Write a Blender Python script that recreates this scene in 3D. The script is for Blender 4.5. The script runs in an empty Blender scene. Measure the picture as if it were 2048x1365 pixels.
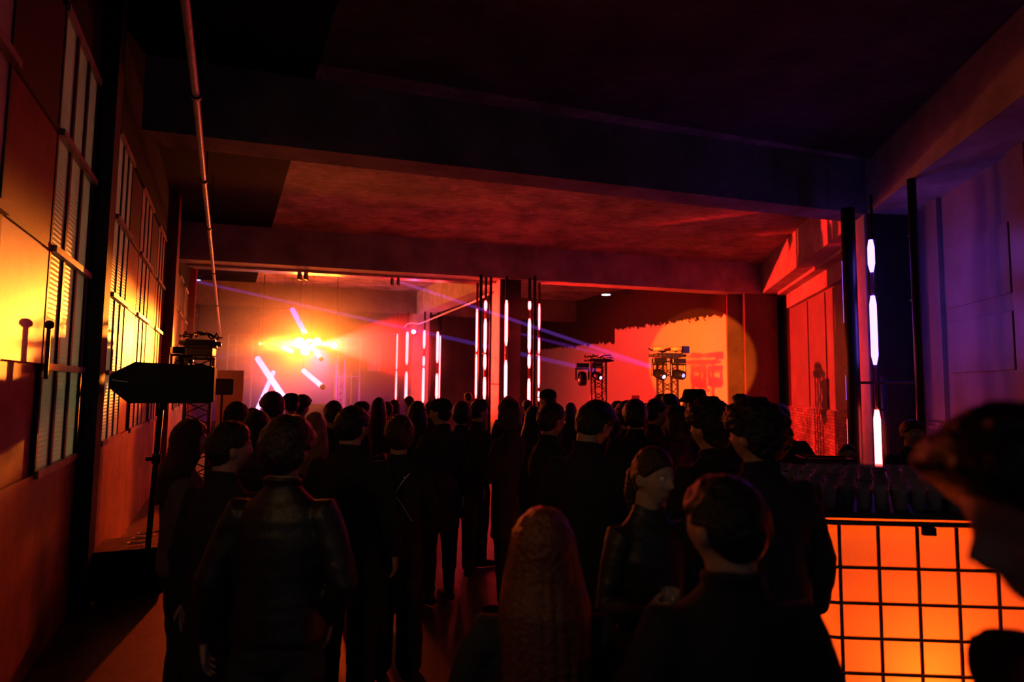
import bpy, bmesh, math, random
from mathutils import Vector, Matrix, noise
R = math.radians
sc = bpy.context.scene
col = sc.collection
random.seed(7)

# ------------------------------------------------------------------ camera
F = 1200.0
CZ = 1.85
pitch, roll = math.atan(92.5 / F), R(0.6)
fwd = Vector((0, math.cos(pitch), math.sin(pitch)))
up0 = Vector((0, -math.sin(pitch), math.cos(pitch)))
ri0 = Vector((1, 0, 0))
rgt = ri0 * math.cos(roll) + up0 * math.sin(roll)
upv = -ri0 * math.sin(roll) + up0 * math.cos(roll)
cam_d = bpy.data.cameras.new('camera')
cam = bpy.data.objects.new('camera', cam_d)
col.objects.link(cam)
cam.matrix_world = Matrix(((rgt.x, upv.x, -fwd.x, 0), (rgt.y, upv.y, -fwd.y, 0), (rgt.z, upv.z, -fwd.z, CZ), (0, 0, 0, 1)))
cam_d.sensor_width = 36
cam_d.lens = 36 * F / 2048
cam_d.clip_start = 0.05
cam_d.dof.use_dof = True
cam_d.dof.focus_distance = 5.5
cam_d.dof.aperture_fstop = 1.6
sc.camera = cam

def at(px, py, Y):
    d = rgt * ((px - 1024) / F) + upv * ((682.5 - py) / F) + fwd
    d = d * (Y / d.y)
    return Vector((d.x, d.y, d.z + CZ))

# ------------------------------------------------------------------ world, exposure
w = bpy.data.worlds.new('world'); sc.world = w; w.use_nodes = True
w.node_tree.nodes['Background'].inputs[0].default_value = (0.55, 0.72, 1.0, 1)
w.node_tree.nodes['Background'].inputs[1].default_value = 0.085
vs = sc.view_settings
vs.view_transform = 'Standard'; vs.look = 'None'; vs.exposure = 0; vs.gamma = 1; vs.use_curve_mapping = False
sc.cycles.use_denoising = True
sc.cycles.max_bounces = 6
sc.cycles.diffuse_bounces = 3
sc.cycles.transmission_bounces = 6
sc.cycles.volume_bounces = 0
sc.cycles.sample_clamp_indirect = 4
sc.cycles.volume_step_rate = 4
sc.cycles.caustics_reflective = False
sc.cycles.caustics_refractive = False

# ------------------------------------------------------------------ lights that stand for the fixtures' beams, plus added fills
def lamp(name, kind, loc, power, color, target=None, size=None, blend=1.0, radius=0.05):
    l = bpy.data.lights.new(name, kind); l.energy = power; l.color = color
    o = bpy.data.objects.new(name, l); col.objects.link(o); o.location = loc
    if kind == 'SPOT':
        l.spot_size = R(size); l.spot_blend = blend
    l.shadow_soft_size = radius
    if target is not None:
        o.rotation_euler = (Vector(target) - Vector(loc)).to_track_quat('-Z', 'Y').to_euler()
    return o
STAGE = at(615, 690, 18.2)
# blinders on the stage bar: narrow bright throw along the window wall, wide orange spill
for tgt, pw, sz in (((-2.9, 3.6, 2.12), 26000, 7.5), ((-4.3, 6.6, 2.32), 38000, 8.5), ((-5.5, 9.2, 2.45), 22000, 10), ((-6.8, 12.0, 2.5), 8000, 12)):
    lamp('stage_blinder_beam', 'SPOT', STAGE + Vector((-.1, -.35, .0)), pw, (1, .23, .02), tgt, sz, 1.0, .1)
lamp('stage_blinder_spill', 'SPOT', STAGE + Vector((0, -.5, -.05)), 6500, (1, .045, .003), (-5.2, 9.5, .8), 38, 1.0, .1)
lamp('stage_blinder_cross', 'SPOT', STAGE + Vector((.5, -.45, 0)), 38000, (1, .012, .008), (7.2, 13.0, 2.6), 40, .5, .04)
lamp('stage_lamp_cross', 'SPOT', at(520, 688, 18.5) + Vector((.1, -.2, 0)), 7000, (1, .08, .004), (7.2, 13.2, 2.4), 26, .5, .03)
lamp('added_partition_wash', 'SPOT', (.12, 15.75, 4.1), 2200, (1, .008, .003), (4.6, 19.2, 1.6), 88, .6, .04)  # added red wash to brighten the partition from behind the column
lamp('stage_glow', 'POINT', STAGE + Vector((0, -.25, 0)), 1150, (1, .12, .001), radius=.25)
lamp('stage_glow_side', 'POINT', at(668, 692, 18.3) + Vector((0, -.25, 0)), 90, (1, .30, .01), radius=.1)
lamp('stage_violet_wash', 'SPOT', at(640, 700, 19.5), 1500, (.6, .01, 1), at(630, 820, 22.0), 95, 1.0, .2)
# follow-spot on a stand beside the window wall, just out of frame: throws the tower's shadow on the plaster partition
lamp('side_lamp_beam', 'SPOT', (-1.42, 1.55, 2.25), 30000, (1, .13, .006), (5.25, 17.0, 2.6), 10.8, .12, .05)
lamp('added_crowd_fill', 'SPOT', (-.85, .7, 2.5), 13, (1, .5, .18), (.15, 3.2, 1.1), 92, 1.0, .08)  # added warm fill on the crowd's skin, no fixture
# street lamp in the yard outside the frosted windows
lamp('yard_lamp', 'POINT', (-5.5, 4.5, 1.7), 420, (.95, .82, .45), radius=.15)
lamp('green_effect_beam', 'SPOT', at(1366, 716, 12.3), 160, (.1, 1, .08), at(1364, 690, 17.0), 26, 1, .03)
lamp('col_laser_lamp', 'POINT', at(827, 664, 20.6), 9, (.55, .12, 1), radius=.05)

# ------------------------------------------------------------------ helpers
def tag(o, label=None, cat=None, group=None, kind=None):
    if label: o['label'] = label
    if cat: o['category'] = cat
    if group: o['group'] = group
    if kind: o['kind'] = kind
    return o

def link(name, me, mat=None, parent=None):
    o = bpy.data.objects.new(name, me); col.objects.link(o)
    if mat is not None:
        me.materials.clear(); me.materials.append(mat)
    if parent is not None: o.parent = parent
    return o

def obj(name, bm, mat, parent=None, smooth=False, loc=None, mw=None, bevel=0):
    if bevel:
        bmesh.ops.bevel(bm, geom=[e for e in bm.edges], offset=bevel, segments=2, affect='EDGES', profile=.5)
    bmesh.ops.recalc_face_normals(bm, faces=bm.faces)
    me = bpy.data.meshes.new(name)
    bm.to_mesh(me); bm.free()
    if smooth:
        for p in me.polygons: p.use_smooth = True
    o = link(name, me, mat, parent)
    if loc is not None: o.location = loc
    if mw is not None: o.matrix_world = mw
    return o

def empty(name, loc=(0, 0, 0), rz=0, mw=None):
    o = bpy.data.objects.new(name, None); col.objects.link(o)
    o.empty_display_size = .1
    o.location = loc; o.rotation_euler = (0, 0, rz)
    if mw is not None: o.matrix_world = mw
    return o

def box(bm, a, b):
    x0, y0, z0 = a; x1, y1, z1 = b
    v = [bm.verts.new(p) for p in ((x0,y0,z0),(x1,y0,z0),(x1,y1,z0),(x0,y1,z0),(x0,y0,z1),(x1,y0,z1),(x1,y1,z1),(x0,y1,z1))]
    for f in ((0,3,2,1),(4,5,6,7),(0,1,5,4),(1,2,6,5),(2,3,7,6),(3,0,4,7)):
        bm.faces.new([v[i] for i in f])
    return bm

def B(a, b): return box(bmesh.new(), a, b)

def prism(bm, pts, z0, z1):
    lo = [bm.verts.new((p[0], p[1], z0)) for p in pts]; hi = [bm.verts.new((p[0], p[1], z1)) for p in pts]
    n = len(pts)
    bm.faces.new(lo[::-1]); bm.faces.new(hi)
    for i in range(n): bm.faces.new((lo[i], lo[(i+1) % n], hi[(i+1) % n], hi[i]))
    return bm

def tube(bm, pts, rad, n=10, flat=None, caps=True):
    """round tube through pts; rad scalar or list; rounded by the caller's radii. flat=(axis vector, factor) squashes the section"""
    pts = [Vector(p) for p in pts]
    if not hasattr(rad, '__len__'): rad = [rad] * len(pts)
    rings = []
    prev = None
    for i, p in enumerate(pts):
        if i == 0: d = pts[1] - p
        elif i == len(pts) - 1: d = p - pts[i-1]
        else: d = (pts[i+1] - p).normalized() + (p - pts[i-1]).normalized()
        d.normalize()
        if prev is None:
            a = d.orthogonal().normalized() if abs(d.z) > .95 or True else None
            if abs(d.z) < .9: a = Vector((0, 0, 1)).cross(d).normalized()
            else: a = (Vector((1, 0, 0)) - d * d.x).normalized()
        else:
            a = (prev - d * prev.dot(d)).normalized()
        prev = a
        b = d.cross(a)
        r = []
        for k in range(n):
            t = 2 * math.pi * k / n
            v = (a * math.cos(t) + b * math.sin(t)) * rad[i]
            if flat: v = v - flat[0] * v.dot(flat[0]) * (1 - flat[1])
            r.append(bm.verts.new(p + v))
        rings.append(r)
    for i in range(len(rings) - 1):
        for k in range(n):
            bm.faces.new((rings[i][k], rings[i][(k+1) % n], rings[i+1][(k+1) % n], rings[i+1][k]))
    if caps:
        bm.faces.new(rings[0][::-1]); bm.faces.new(rings[-1])
    return bm

def T(pts, rad, n=10): return tube(bmesh.new(), pts, rad, n)

def cap_tube(bm, pts, rad, n=12, flat=None):
    """tube with hemispherical ends"""
    pts = [Vector(p) for p in pts]; rad = list(rad) if hasattr(rad, '__len__') else [rad] * len(pts)
    d0 = (pts[0] - pts[1]).normalized(); d1 = (pts[-1] - pts[-2]).normalized()
    P, Q = [], []
    for s in (.98, .7, .35): P.append(pts[0] + d0 * rad[0] * s); Q.append(rad[0] * math.sqrt(max(0.01, 1 - s*s)))
    P += pts; Q += rad
    for s in (.35, .7, .98): P.append(pts[-1] + d1 * rad[-1] * s); Q.append(rad[-1] * math.sqrt(max(0.01, 1 - s*s)))
    return tube(bm, P, Q, n, flat)

def loft(bm, rings, n=20, power=1.0):
    """rings: (cx, cy, cz, rx, ry)"""
    rr = []
    for (cx, cy, cz, rx, ry) in rings:
        r = []
        for k in range(n):
            t = 2 * math.pi * k / n
            c, s = math.cos(t), math.sin(t)
            if power != 1: c = math.copysign(abs(c) ** power, c); s = math.copysign(abs(s) ** power, s)
            r.append(bm.verts.new((cx + rx * c, cy + ry * s, cz)))
        rr.append(r)
    for i in range(len(rr) - 1):
        for k in range(n): bm.faces.new((rr[i][k], rr[i][(k+1) % n], rr[i+1][(k+1) % n], rr[i+1][k]))
    bm.faces.new(rr[0][::-1]); bm.faces.new(rr[-1])
    return bm

def lathe(bm, prof, n=20, c=(0, 0, 0)):
    return loft(bm, [(c[0], c[1], c[2] + z, r, r) for r, z in prof], n)

def ball(bm, c, r, sx=1, sy=1, sz=1, seg=14):
    m = Matrix.Translation(c) @ Matrix.Diagonal((sx, sy, sz, 1))
    bmesh.ops.create_uvsphere(bm, u_segments=seg, v_segments=max(6, seg * 2 // 3), radius=r, matrix=m)
    return bm

# ------------------------------------------------------------------ materials
def mat(name, color, rough=.8, spec=.5, metal=0, noise_amt=0, nscale=5, bump=0, bscale=30, color2=None, coat=0):
    m = bpy.data.materials.new(name); m.use_nodes = True
    nt = m.node_tree; p = nt.nodes['Principled BSDF']
    p.inputs['Base Color'].default_value = (*color, 1)
    p.inputs['Roughness'].default_value = rough
    p.inputs['Metallic'].default_value = metal
    p.inputs['Specular IOR Level'].default_value = spec
    p.inputs['Coat Weight'].default_value = coat
    tc = nt.nodes.new('ShaderNodeTexCoord')
    if noise_amt or color2:
        n = nt.nodes.new('ShaderNodeTexNoise'); n.inputs['Scale'].default_value = nscale; n.inputs['Detail'].default_value = 6
        n.inputs['Roughness'].default_value = .65
        nt.links.new(tc.outputs['Object'], n.inputs['Vector'])
        r = nt.nodes.new('ShaderNodeValToRGB')
        c2 = color2 or tuple(c * (1 - noise_amt) for c in color)
        r.color_ramp.elements[0].color = (*c2, 1); r.color_ramp.elements[1].color = (*color, 1)
        r.color_ramp.elements[0].position = .35; r.color_ramp.elements[1].position = .62
        nt.links.new(n.outputs['Fac'], r.inputs['Fac']); nt.links.new(r.outputs['Color'], p.inputs['Base Color'])
    if bump:
        n = nt.nodes.new('ShaderNodeTexNoise'); n.inputs['Scale'].default_value = bscale; n.inputs['Detail'].default_value = 4
        nt.links.new(tc.outputs['Object'], n.inputs['Vector'])
        b = nt.nodes.new('ShaderNodeBump'); b.inputs['Strength'].default_value = bump; b.inputs['Distance'].default_value = .02
        nt.links.new(n.outputs['Fac'], b.inputs['Height']); nt.links.new(b.outputs['Normal'], p.inputs['Normal'])
    return m

def emit(name, color, strength):
    m = bpy.data.materials.new(name); m.use_nodes = True; nt = m.node_tree
    nt.nodes.remove(nt.nodes['Principled BSDF'])
    e = nt.nodes.new('ShaderNodeEmission'); e.inputs[0].default_value = (*color, 1); e.inputs[1].default_value = strength
    nt.links.new(e.outputs[0], nt.nodes['Material Output'].inputs['Surface'])
    return m

def vol(name, kind, color, density, aniso=0, strength=0):
    m = bpy.data.materials.new(name); m.use_nodes = True; nt = m.node_tree
    nt.nodes.remove(nt.nodes['Principled BSDF'])
    if kind == 'scatter':
        e = nt.nodes.new('ShaderNodeVolumeScatter'); e.inputs['Color'].default_value = (*color, 1); e.inputs['Density'].default_value = density
        e.inputs['Anisotropy'].default_value = aniso
    else:
        e = nt.nodes.new('ShaderNodeEmission'); e.inputs[0].default_value = (*color, 1); e.inputs[1].default_value = strength
    nt.links.new(e.outputs[0], nt.nodes['Material Output'].inputs['Volume'])
    return m

M = {}
M['concrete'] = mat('concrete', (.42, .40, .39), .85, .3, noise_amt=.45, nscale=1.4, bump=.25, bscale=14)
M['dark_wall'] = mat('dark_wall', (.16, .13, .12), .85, .3, noise_amt=.4, nscale=1.2)
M['column_paint'] = mat('column_paint', (.55, .52, .5), .7, .35, noise_amt=.35, nscale=2.5, bump=.2, bscale=12)
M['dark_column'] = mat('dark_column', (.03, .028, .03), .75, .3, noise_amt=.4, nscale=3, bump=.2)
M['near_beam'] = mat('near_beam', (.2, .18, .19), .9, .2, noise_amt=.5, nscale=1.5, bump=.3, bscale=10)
M['black_and_shade'] = mat('black_and_shade', (.005, .005, .006), .9, .15, noise_amt=.4, nscale=2)  # also holds the shade of the ceiling strip and upper window wall
M['floor'] = mat('floor_concrete', (.16, .15, .14), .5, .4, noise_amt=.55, nscale=1.1, bump=.12, bscale=25)
M['wall_low'] = mat('wall_low', (.36, .20, .13), .55, .4, noise_amt=.55, nscale=2.3, bump=.15, bscale=9)
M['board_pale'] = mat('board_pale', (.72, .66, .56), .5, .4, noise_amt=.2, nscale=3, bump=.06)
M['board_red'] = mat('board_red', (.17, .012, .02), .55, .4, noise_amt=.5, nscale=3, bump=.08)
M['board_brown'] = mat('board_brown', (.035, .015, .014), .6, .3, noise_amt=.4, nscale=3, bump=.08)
M['win_frame'] = mat('window_frame_paint', (.035, .028, .022), .5, .4, noise_amt=.3, nscale=8)
M['transom'] = mat('transom_paint', (.45, .38, .3), .4, .5, noise_amt=.5, nscale=7)
M['steel'] = mat('steel', (.6, .58, .57), .28, .5, metal=.9, noise_amt=.3, nscale=9)
M['pipe'] = mat('pipe_paint', (.5, .44, .4), .35, .5, noise_amt=.4, nscale=12)
M['black_metal'] = mat('black_metal', (.014, .014, .016), .45, .5)
M['black_gloss'] = mat('black_gloss', (.01, .01, .013), .22, .5)
M['truss'] = mat('truss_metal', (.05, .05, .055), .4, .5, metal=.6)
M['speaker'] = mat('speaker_paint', (.012, .012, .014), .6, .4, bump=.1, bscale=200)
M['grille'] = mat('speaker_grille', (.008, .008, .009), .8, .1)
M['sub_top'] = mat('flight_case_lid', (.12, .09, .07), .5, .4, noise_amt=.6, nscale=9)
M['white_plastic'] = mat('white_plastic', (.75, .75, .75), .4)
M['cage'] = mat('cage_metal', (.10, .085, .08), .35, .5, metal=.5)
M['purple_board'] = mat('wall_board', (.25, .22, .24), .35, .5, noise_amt=.25, nscale=1.5, bump=.1, bscale=5)
M['pale_screen'] = mat('pale_screen', (.5, .42, .3), .8)

def panes_mat():
    m = mat('ribbed_pane', (.62, .6, .52), .45, .5)
    nt = m.node_tree; p = nt.nodes['Principled BSDF']
    tc = nt.nodes.new('ShaderNodeTexCoord')
    wv = nt.nodes.new('ShaderNodeTexWave'); wv.bands_direction = 'Z'; wv.inputs['Scale'].default_value = 9.5
    wv.inputs['Distortion'].default_value = .6; wv.inputs['Detail'].default_value = 1
    nt.links.new(tc.outputs['Object'], wv.inputs['Vector'])
    b = nt.nodes.new('ShaderNodeBump'); b.inputs['Strength'].default_value = .3; b.inputs['Distance'].default_value = .008
    nt.links.new(wv.outputs['Fac'], b.inputs['Height']); nt.links.new(b.outputs['Normal'], p.inputs['Normal'])
    n = nt.nodes.new('ShaderNodeTexNoise'); n.inputs['Scale'].default_value = 2.2
    nt.links.new(tc.outputs['Object'], n.inputs['Vector'])
    r = nt.nodes.new('ShaderNodeValToRGB')
    r.color_ramp.elements[0].color = (.38, .33, .26, 1); r.color_ramp.elements[1].color = (.68, .64, .55, 1)
    r.color_ramp.elements[0].position = .3; r.color_ramp.elements[1].position = .65
    nt.links.new(n.outputs['Fac'], r.inputs['Fac']); nt.links.new(r.outputs['Color'], p.inputs['Base Color'])
    tr = nt.nodes.new('ShaderNodeBsdfTranslucent'); tr.inputs[0].default_value = (.6, .58, .48, 1)
    ms = nt.nodes.new('ShaderNodeMixShader'); ms.inputs[0].default_value = .3
    nt.links.new(p.outputs[0], ms.inputs[1]); nt.links.new(tr.outputs[0], ms.inputs[2]); nt.links.new(ms.outputs[0], nt.nodes['Material Output'].inputs[0])
    return m
M['pane'] = panes_mat()

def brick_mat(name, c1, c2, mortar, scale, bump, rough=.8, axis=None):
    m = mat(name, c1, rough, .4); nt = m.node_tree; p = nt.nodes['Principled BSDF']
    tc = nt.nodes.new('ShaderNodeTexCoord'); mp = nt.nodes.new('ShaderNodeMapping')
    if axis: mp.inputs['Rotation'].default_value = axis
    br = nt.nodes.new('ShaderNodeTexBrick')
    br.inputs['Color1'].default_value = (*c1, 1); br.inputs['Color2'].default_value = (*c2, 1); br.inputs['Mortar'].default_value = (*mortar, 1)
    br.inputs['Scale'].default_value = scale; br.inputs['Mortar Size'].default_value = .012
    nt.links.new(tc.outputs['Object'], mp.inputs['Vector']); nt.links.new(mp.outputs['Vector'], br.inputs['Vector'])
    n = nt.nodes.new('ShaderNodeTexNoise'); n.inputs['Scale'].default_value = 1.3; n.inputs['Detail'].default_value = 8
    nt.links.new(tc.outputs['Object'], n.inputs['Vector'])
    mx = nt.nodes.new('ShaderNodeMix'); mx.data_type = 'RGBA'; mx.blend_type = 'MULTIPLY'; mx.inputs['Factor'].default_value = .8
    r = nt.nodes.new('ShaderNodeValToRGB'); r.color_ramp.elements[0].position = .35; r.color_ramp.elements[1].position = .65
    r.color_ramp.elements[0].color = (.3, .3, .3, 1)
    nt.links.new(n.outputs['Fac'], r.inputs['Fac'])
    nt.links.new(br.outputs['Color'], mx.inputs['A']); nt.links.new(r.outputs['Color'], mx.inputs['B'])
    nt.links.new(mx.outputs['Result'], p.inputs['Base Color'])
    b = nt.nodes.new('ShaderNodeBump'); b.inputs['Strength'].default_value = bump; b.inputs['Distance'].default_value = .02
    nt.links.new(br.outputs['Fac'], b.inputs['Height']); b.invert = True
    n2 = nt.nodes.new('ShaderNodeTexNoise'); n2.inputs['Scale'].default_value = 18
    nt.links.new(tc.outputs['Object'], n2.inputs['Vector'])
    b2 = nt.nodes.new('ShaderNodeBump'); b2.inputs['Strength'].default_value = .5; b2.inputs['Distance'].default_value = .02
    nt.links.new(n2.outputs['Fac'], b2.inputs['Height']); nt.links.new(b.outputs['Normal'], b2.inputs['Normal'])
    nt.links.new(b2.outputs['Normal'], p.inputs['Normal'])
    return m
M['ceiling'] = brick_mat('hollow_tile_ceiling', (.46, .36, .34), (.28, .2, .2), (.22, .2, .2), 3.2, .8)
M['near_ceiling_shade'] = brick_mat('shaded_tile_ceiling', (.09, .07, .08), (.06, .045, .05), (.04, .035, .035), 3.2, .8)  # darker copy of the ceiling tile, near bay's shade in its colour
M['brick'] = brick_mat('painted_brick', (.45, .36, .35), (.25, .18, .18), (.05, .04, .04), 3.6, 1.6, .22, (R(90), 0, 0))

def partition_mat():
    """plaster below, black paint with a ragged lower edge above"""
    m = mat('partition_plaster', (.6, .55, .5), .85, .2); nt = m.node_tree; p = nt.nodes['Principled BSDF']
    tc = nt.nodes.new('ShaderNodeTexCoord'); sp = nt.nodes.new('ShaderNodeSeparateXYZ'); nt.links.new(tc.outputs['Object'], sp.inputs[0])
    n = nt.nodes.new('ShaderNodeTexNoise'); n.inputs['Scale'].default_value = 4.5; n.inputs['Detail'].default_value = 12; n.inputs['Roughness'].default_value = .7
    nt.links.new(tc.outputs['Object'], n.inputs['Vector'])
    a = nt.nodes.new('ShaderNodeMath'); a.operation = 'MULTIPLY_ADD'; a.inputs[1].default_value = .75
    nt.links.new(n.outputs['Fac'], a.inputs[0]); nt.links.new(sp.outputs['Z'], a.inputs[2])
    # the edge steps down towards the far end (x > 4.9 along the wall)
    g = nt.nodes.new('ShaderNodeMath'); g.operation = 'GREATER_THAN'; g.inputs[1].default_value = 5.3
    nt.links.new(sp.outputs['X'], g.inputs[0])
    a2 = nt.nodes.new('ShaderNodeMath'); a2.operation = 'MULTIPLY_ADD'; a2.inputs[1].default_value = .42
    nt.links.new(g.outputs[0], a2.inputs[0]); nt.links.new(a.outputs[0], a2.inputs[2])
    t = nt.nodes.new('ShaderNodeMath'); t.operation = 'GREATER_THAN'; t.inputs[1].default_value = 4.29
    nt.links.new(a2.outputs[0], t.inputs[0])
    mx = nt.nodes.new('ShaderNodeMix'); mx.data_type = 'RGBA'
    mx.inputs['A'].default_value = (.62, .57, .52, 1); mx.inputs['B'].default_value = (.03, .022, .022, 1)
    nt.links.new(t.outputs[0], mx.inputs['Factor']); nt.links.new(mx.outputs['Result'], p.inputs['Base Color'])
    return m
M['partition'] = partition_mat()

# ------------------------------------------------------------------ room geometry
def frame(o, d):
    d = Vector((d[0], d[1], 0)).normalized(); n = Vector((d.y, -d.x, 0))
    # local x along d, local y = n (to the right of d), z up  -> keep right-handed: y = -n
    return Matrix(((d.x, -n.x, 0, o[0]), (d.y, -n.y, 0, o[1]), (0, 0, 1, 0), (0, 0, 0, 1)))
KL = 1.1066
FL = frame((-1.18, 0), (-.474, 1))       # x = distance along window wall, +y points outside, -y into the room
KR = math.sqrt(1 + .21 ** 2)
FR = frame((4.15, 0), (.21, 1))          # +y points into the room, -y outside
def LW(y, off=0, z=0): return FL @ Vector((y * KL, -off, z))
CEIL, BB = 5.32, 4.5

fl = bmesh.new(); prism(fl, [(-16, -3), (12, -3), (14, 32), (-18, 32)], -.1, 0)
tag(obj('floor', fl, M['floor']), kind='structure')

# ceiling: tiled slab; near-black strip by the window wall, its shade put into the colour
def Lx(y): return -1.18 - .474 * y
cm = bmesh.new()
prism(cm, [(Lx(-3) + 2.02, -3), (4.6, -3), (11.2, 30), (Lx(30) + 2.02, 30)], CEIL, CEIL + .15)
tag(obj('ceiling', cm, M['ceiling']), kind='structure')
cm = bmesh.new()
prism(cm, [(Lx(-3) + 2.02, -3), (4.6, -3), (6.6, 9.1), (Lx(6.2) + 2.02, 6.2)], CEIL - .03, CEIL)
tag(obj('ceiling_near_shade', cm, M['near_ceiling_shade']), kind='structure')
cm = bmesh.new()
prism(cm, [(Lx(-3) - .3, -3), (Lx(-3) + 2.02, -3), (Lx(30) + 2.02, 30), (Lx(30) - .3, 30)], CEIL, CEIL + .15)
tag(obj('ceiling_strip', cm, M['black_and_shade']), kind='structure')
def cross_beam(x0, y0, x1, y1, wid, m, z0=BB):
    b = bmesh.new(); prism(b, [(x0, y0), (x1, y1), (x1, y1 + wid), (x0, y0 + wid)], z0, CEIL)
    return tag(obj('beam', b, m), kind='structure')
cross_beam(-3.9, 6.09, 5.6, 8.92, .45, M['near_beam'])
cross_beam(-7.3, 12.53, 7.4, 16.57, .5, M['concrete'])
cross_beam(-10.5, 19.75, 9.5, 25.95, .45, M['dark_wall'])
# beam between the two columns
cm = bmesh.new(); prism(cm, [(-.33, 15.0), (.17, 15.15), (-3.0, 22.2), (-3.6, 22.1)], BB, CEIL)
tag(obj('beam', cm, M['column_paint']), kind='structure')
# beam along right wall
cm = bmesh.new(); prism(cm, [(3.45 + .21 * 1, 1), (4.15 + .21 * 1, 1), (4.15 + .21 * 26, 26), (3.45 + .21 * 26, 26)], BB, CEIL)
tag(obj('beam', cm, M['concrete']), kind='structure')

# glossy steel channel under the second beam
cm = bmesh.new()
def b2y(x, o=0): return 12.53 + (x + 7.3) * .2748 + o
prism(cm, [(-7.2, b2y(-7.2, .52)), (-.4, b2y(-.4, .52)), (-.4, b2y(-.4, .86)), (-7.2, b2y(-7.2, .86))], BB - .05, BB - .02)
prism(cm, [(-7.2, b2y(-7.2, .52)), (-.4, b2y(-.4, .52)), (-.4, b2y(-.4, .56)), (-7.2, b2y(-7.2, .56))], BB - .02, BB + .12)
tag(obj('steel_channel', cm, M['steel']), 'shiny steel channel running under the concrete beam before the stage', 'steel channel')

for px_, py_, lb in ((605, 546, 'pair of small dark clamp plates under the lit steel channel, nearer the windows'), (790, 560, 'dark clamp block under the steel channel where the violet beam ends')):
    p = at(px_, py_, 13.9 if px_ < 700 else 14.55); p.z = BB - .05
    t = tag(empty('beam_clamp', p), lb, 'clamp')
    for dx in (-.09, .06): obj('plate', B((dx, -.08, -.14), (dx + .04, .12, 0)), M['black_metal'], t)
# columns
def column(pts, m, z1=BB):
    b = bmesh.new(); prism(b, pts, 0, z1); return tag(obj('column', b, m), kind='structure')
column([(-.29, 14.62), (.20, 14.72), (-.07, 15.32), (-.56, 15.22)], M['column_paint'])
column([(-3.64, 21.9), (-3.05, 22.0), (-3.28, 22.5), (-3.87, 22.4)], M['column_paint'])
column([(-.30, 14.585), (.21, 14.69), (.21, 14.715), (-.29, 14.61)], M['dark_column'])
# near right pillar: reddish flank and dark face
column([(5.27, 8.85), (5.99, 8.95), (6.12, 9.5), (5.40, 9.45)], M['column_paint'])
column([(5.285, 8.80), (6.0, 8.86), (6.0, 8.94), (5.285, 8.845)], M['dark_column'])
column([(6.40, 16.4), (6.98, 16.5), (7.45, 16.75), (7.45, 17.2), (6.4, 17.0)], M['dark_wall'])

# far wall, partition
cm = bmesh.new(); prism(cm, [(-13, 22.9), (9.8, 29.9), (9.8, 30.2), (-13, 23.2)], 0, CEIL)
tag(obj('wall_back', cm, M['dark_wall']), kind='structure')
FP = frame((5.95, 16.62), (-.474, 1))
b = bmesh.new(); box(b, (0, -.25, 0), (12.5, 0, CEIL))
tag(obj('wall_partition', b, M['partition'], mw=FP), kind='structure')
cm = bmesh.new(); prism(cm, [(5.97, 16.55), (6.42, 16.62), (6.42, 16.8), (5.97, 16.8)], 0, CEIL)
o = tag(obj('wall_return', cm, M['dark_wall']), kind='structure')
# socket plate on partition
b = B((3.9, .0, 1.25), (4.25, .05, 1.62)); o = obj('electric_cabinet', b, M['board_red'], mw=FP, bevel=.006)
tag(o, 'small dark louvred box low on the lit plaster partition', 'electric cabinet')
# ------------------------------------------------------------------ right wall
b = bmesh.new(); box(b, (-2, -.2, 1.43), (26, 0, CEIL))
wr = tag(obj('wall_right', b, M['purple_board'], mw=FR), kind='structure')
b = bmesh.new(); box(b, (-2, -.2, 0), (26, .06, 1.43))
tag(obj('wall_right_wainscot', b, M['brick'], mw=FR), kind='structure')
# ledge and raised wall boards between the pillars
TR = 0
def trimR(u0, u1, z0, z1, d, m):
    global TR; TR += 1
    return tag(obj('trim_%d' % TR, B((u0, 0, z0), (u1, d, z1)), m, mw=FR, bevel=.004), kind='structure')
trimR(9.9, 16.4, 4.05, 4.5, .12, M['concrete'])
trimR(9.9, 16.4, 4.42, 4.5, .34, M['concrete'])
for u0, u1 in ((10.0, 11.6), (11.75, 13.2), (13.4, 14.6), (14.8, 16.3)):
    trimR(u0, u1, 1.46, 4.02, .03, M['purple_board'])
for u0, u1 in ((8.2, 8.6), (6.3, 6.6), (5.5, 5.75), (4.2, 4.5)):
    trimR(u0, u1, 1.46, 4.5, .06, M['purple_board'])
trimR(6.7, 8.1, 2.95, 3.75, .025, M['purple_board'])
trimR(6.7, 8.1, 2.1, 2.75, .025, M['purple_board'])

# ------------------------------------------------------------------ window wall
WY = [(2.0, 3.0), (3.83, 4.85), (5.82, 6.75), (7.5, 8.6), (9.35, 10.4), (11.9, 12.9), (13.7, 14.7), (15.5, 16.5), (17.6, 18.6), (19.5, 20.5), (21.3, 22.3)]
ZS = [1.27, 1.95, 2.72, 3.5, 4.35]
b = bmesh.new()
box(b, (-2, 0, 0), (26.5, .2, ZS[0])); 
prev = -2
for (a, c) in WY:
    box(b, (prev, .03, ZS[0]), (a * KL, .2, ZS[4])); prev = c * KL
box(b, (prev, .03, ZS[0]), (26.5, .2, ZS[4]))
bk = bmesh.new(); box(bk, (-2, -.01, ZS[4] + .02), (26.5, .2, CEIL))
tag(obj('wall_left_upper', bk, M['black_and_shade'], mw=FL), kind='structure')  # upper wall's shade put into a near-black colour
wl = tag(obj('wall_left', b, M['wall_low'], mw=FL), kind='structure')
prev = .2
edges = []
for (a, c) in WY: edges.append((prev, a)); prev = c
edges.append((prev, 23.2))
for (a, c) in edges:
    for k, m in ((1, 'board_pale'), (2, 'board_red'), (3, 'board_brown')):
        o = obj('panel', B((a * KL + .012, .004, ZS[k] + .02), (c * KL - .012, .03, ZS[k+1] - .02)), M[m], wl)
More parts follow.
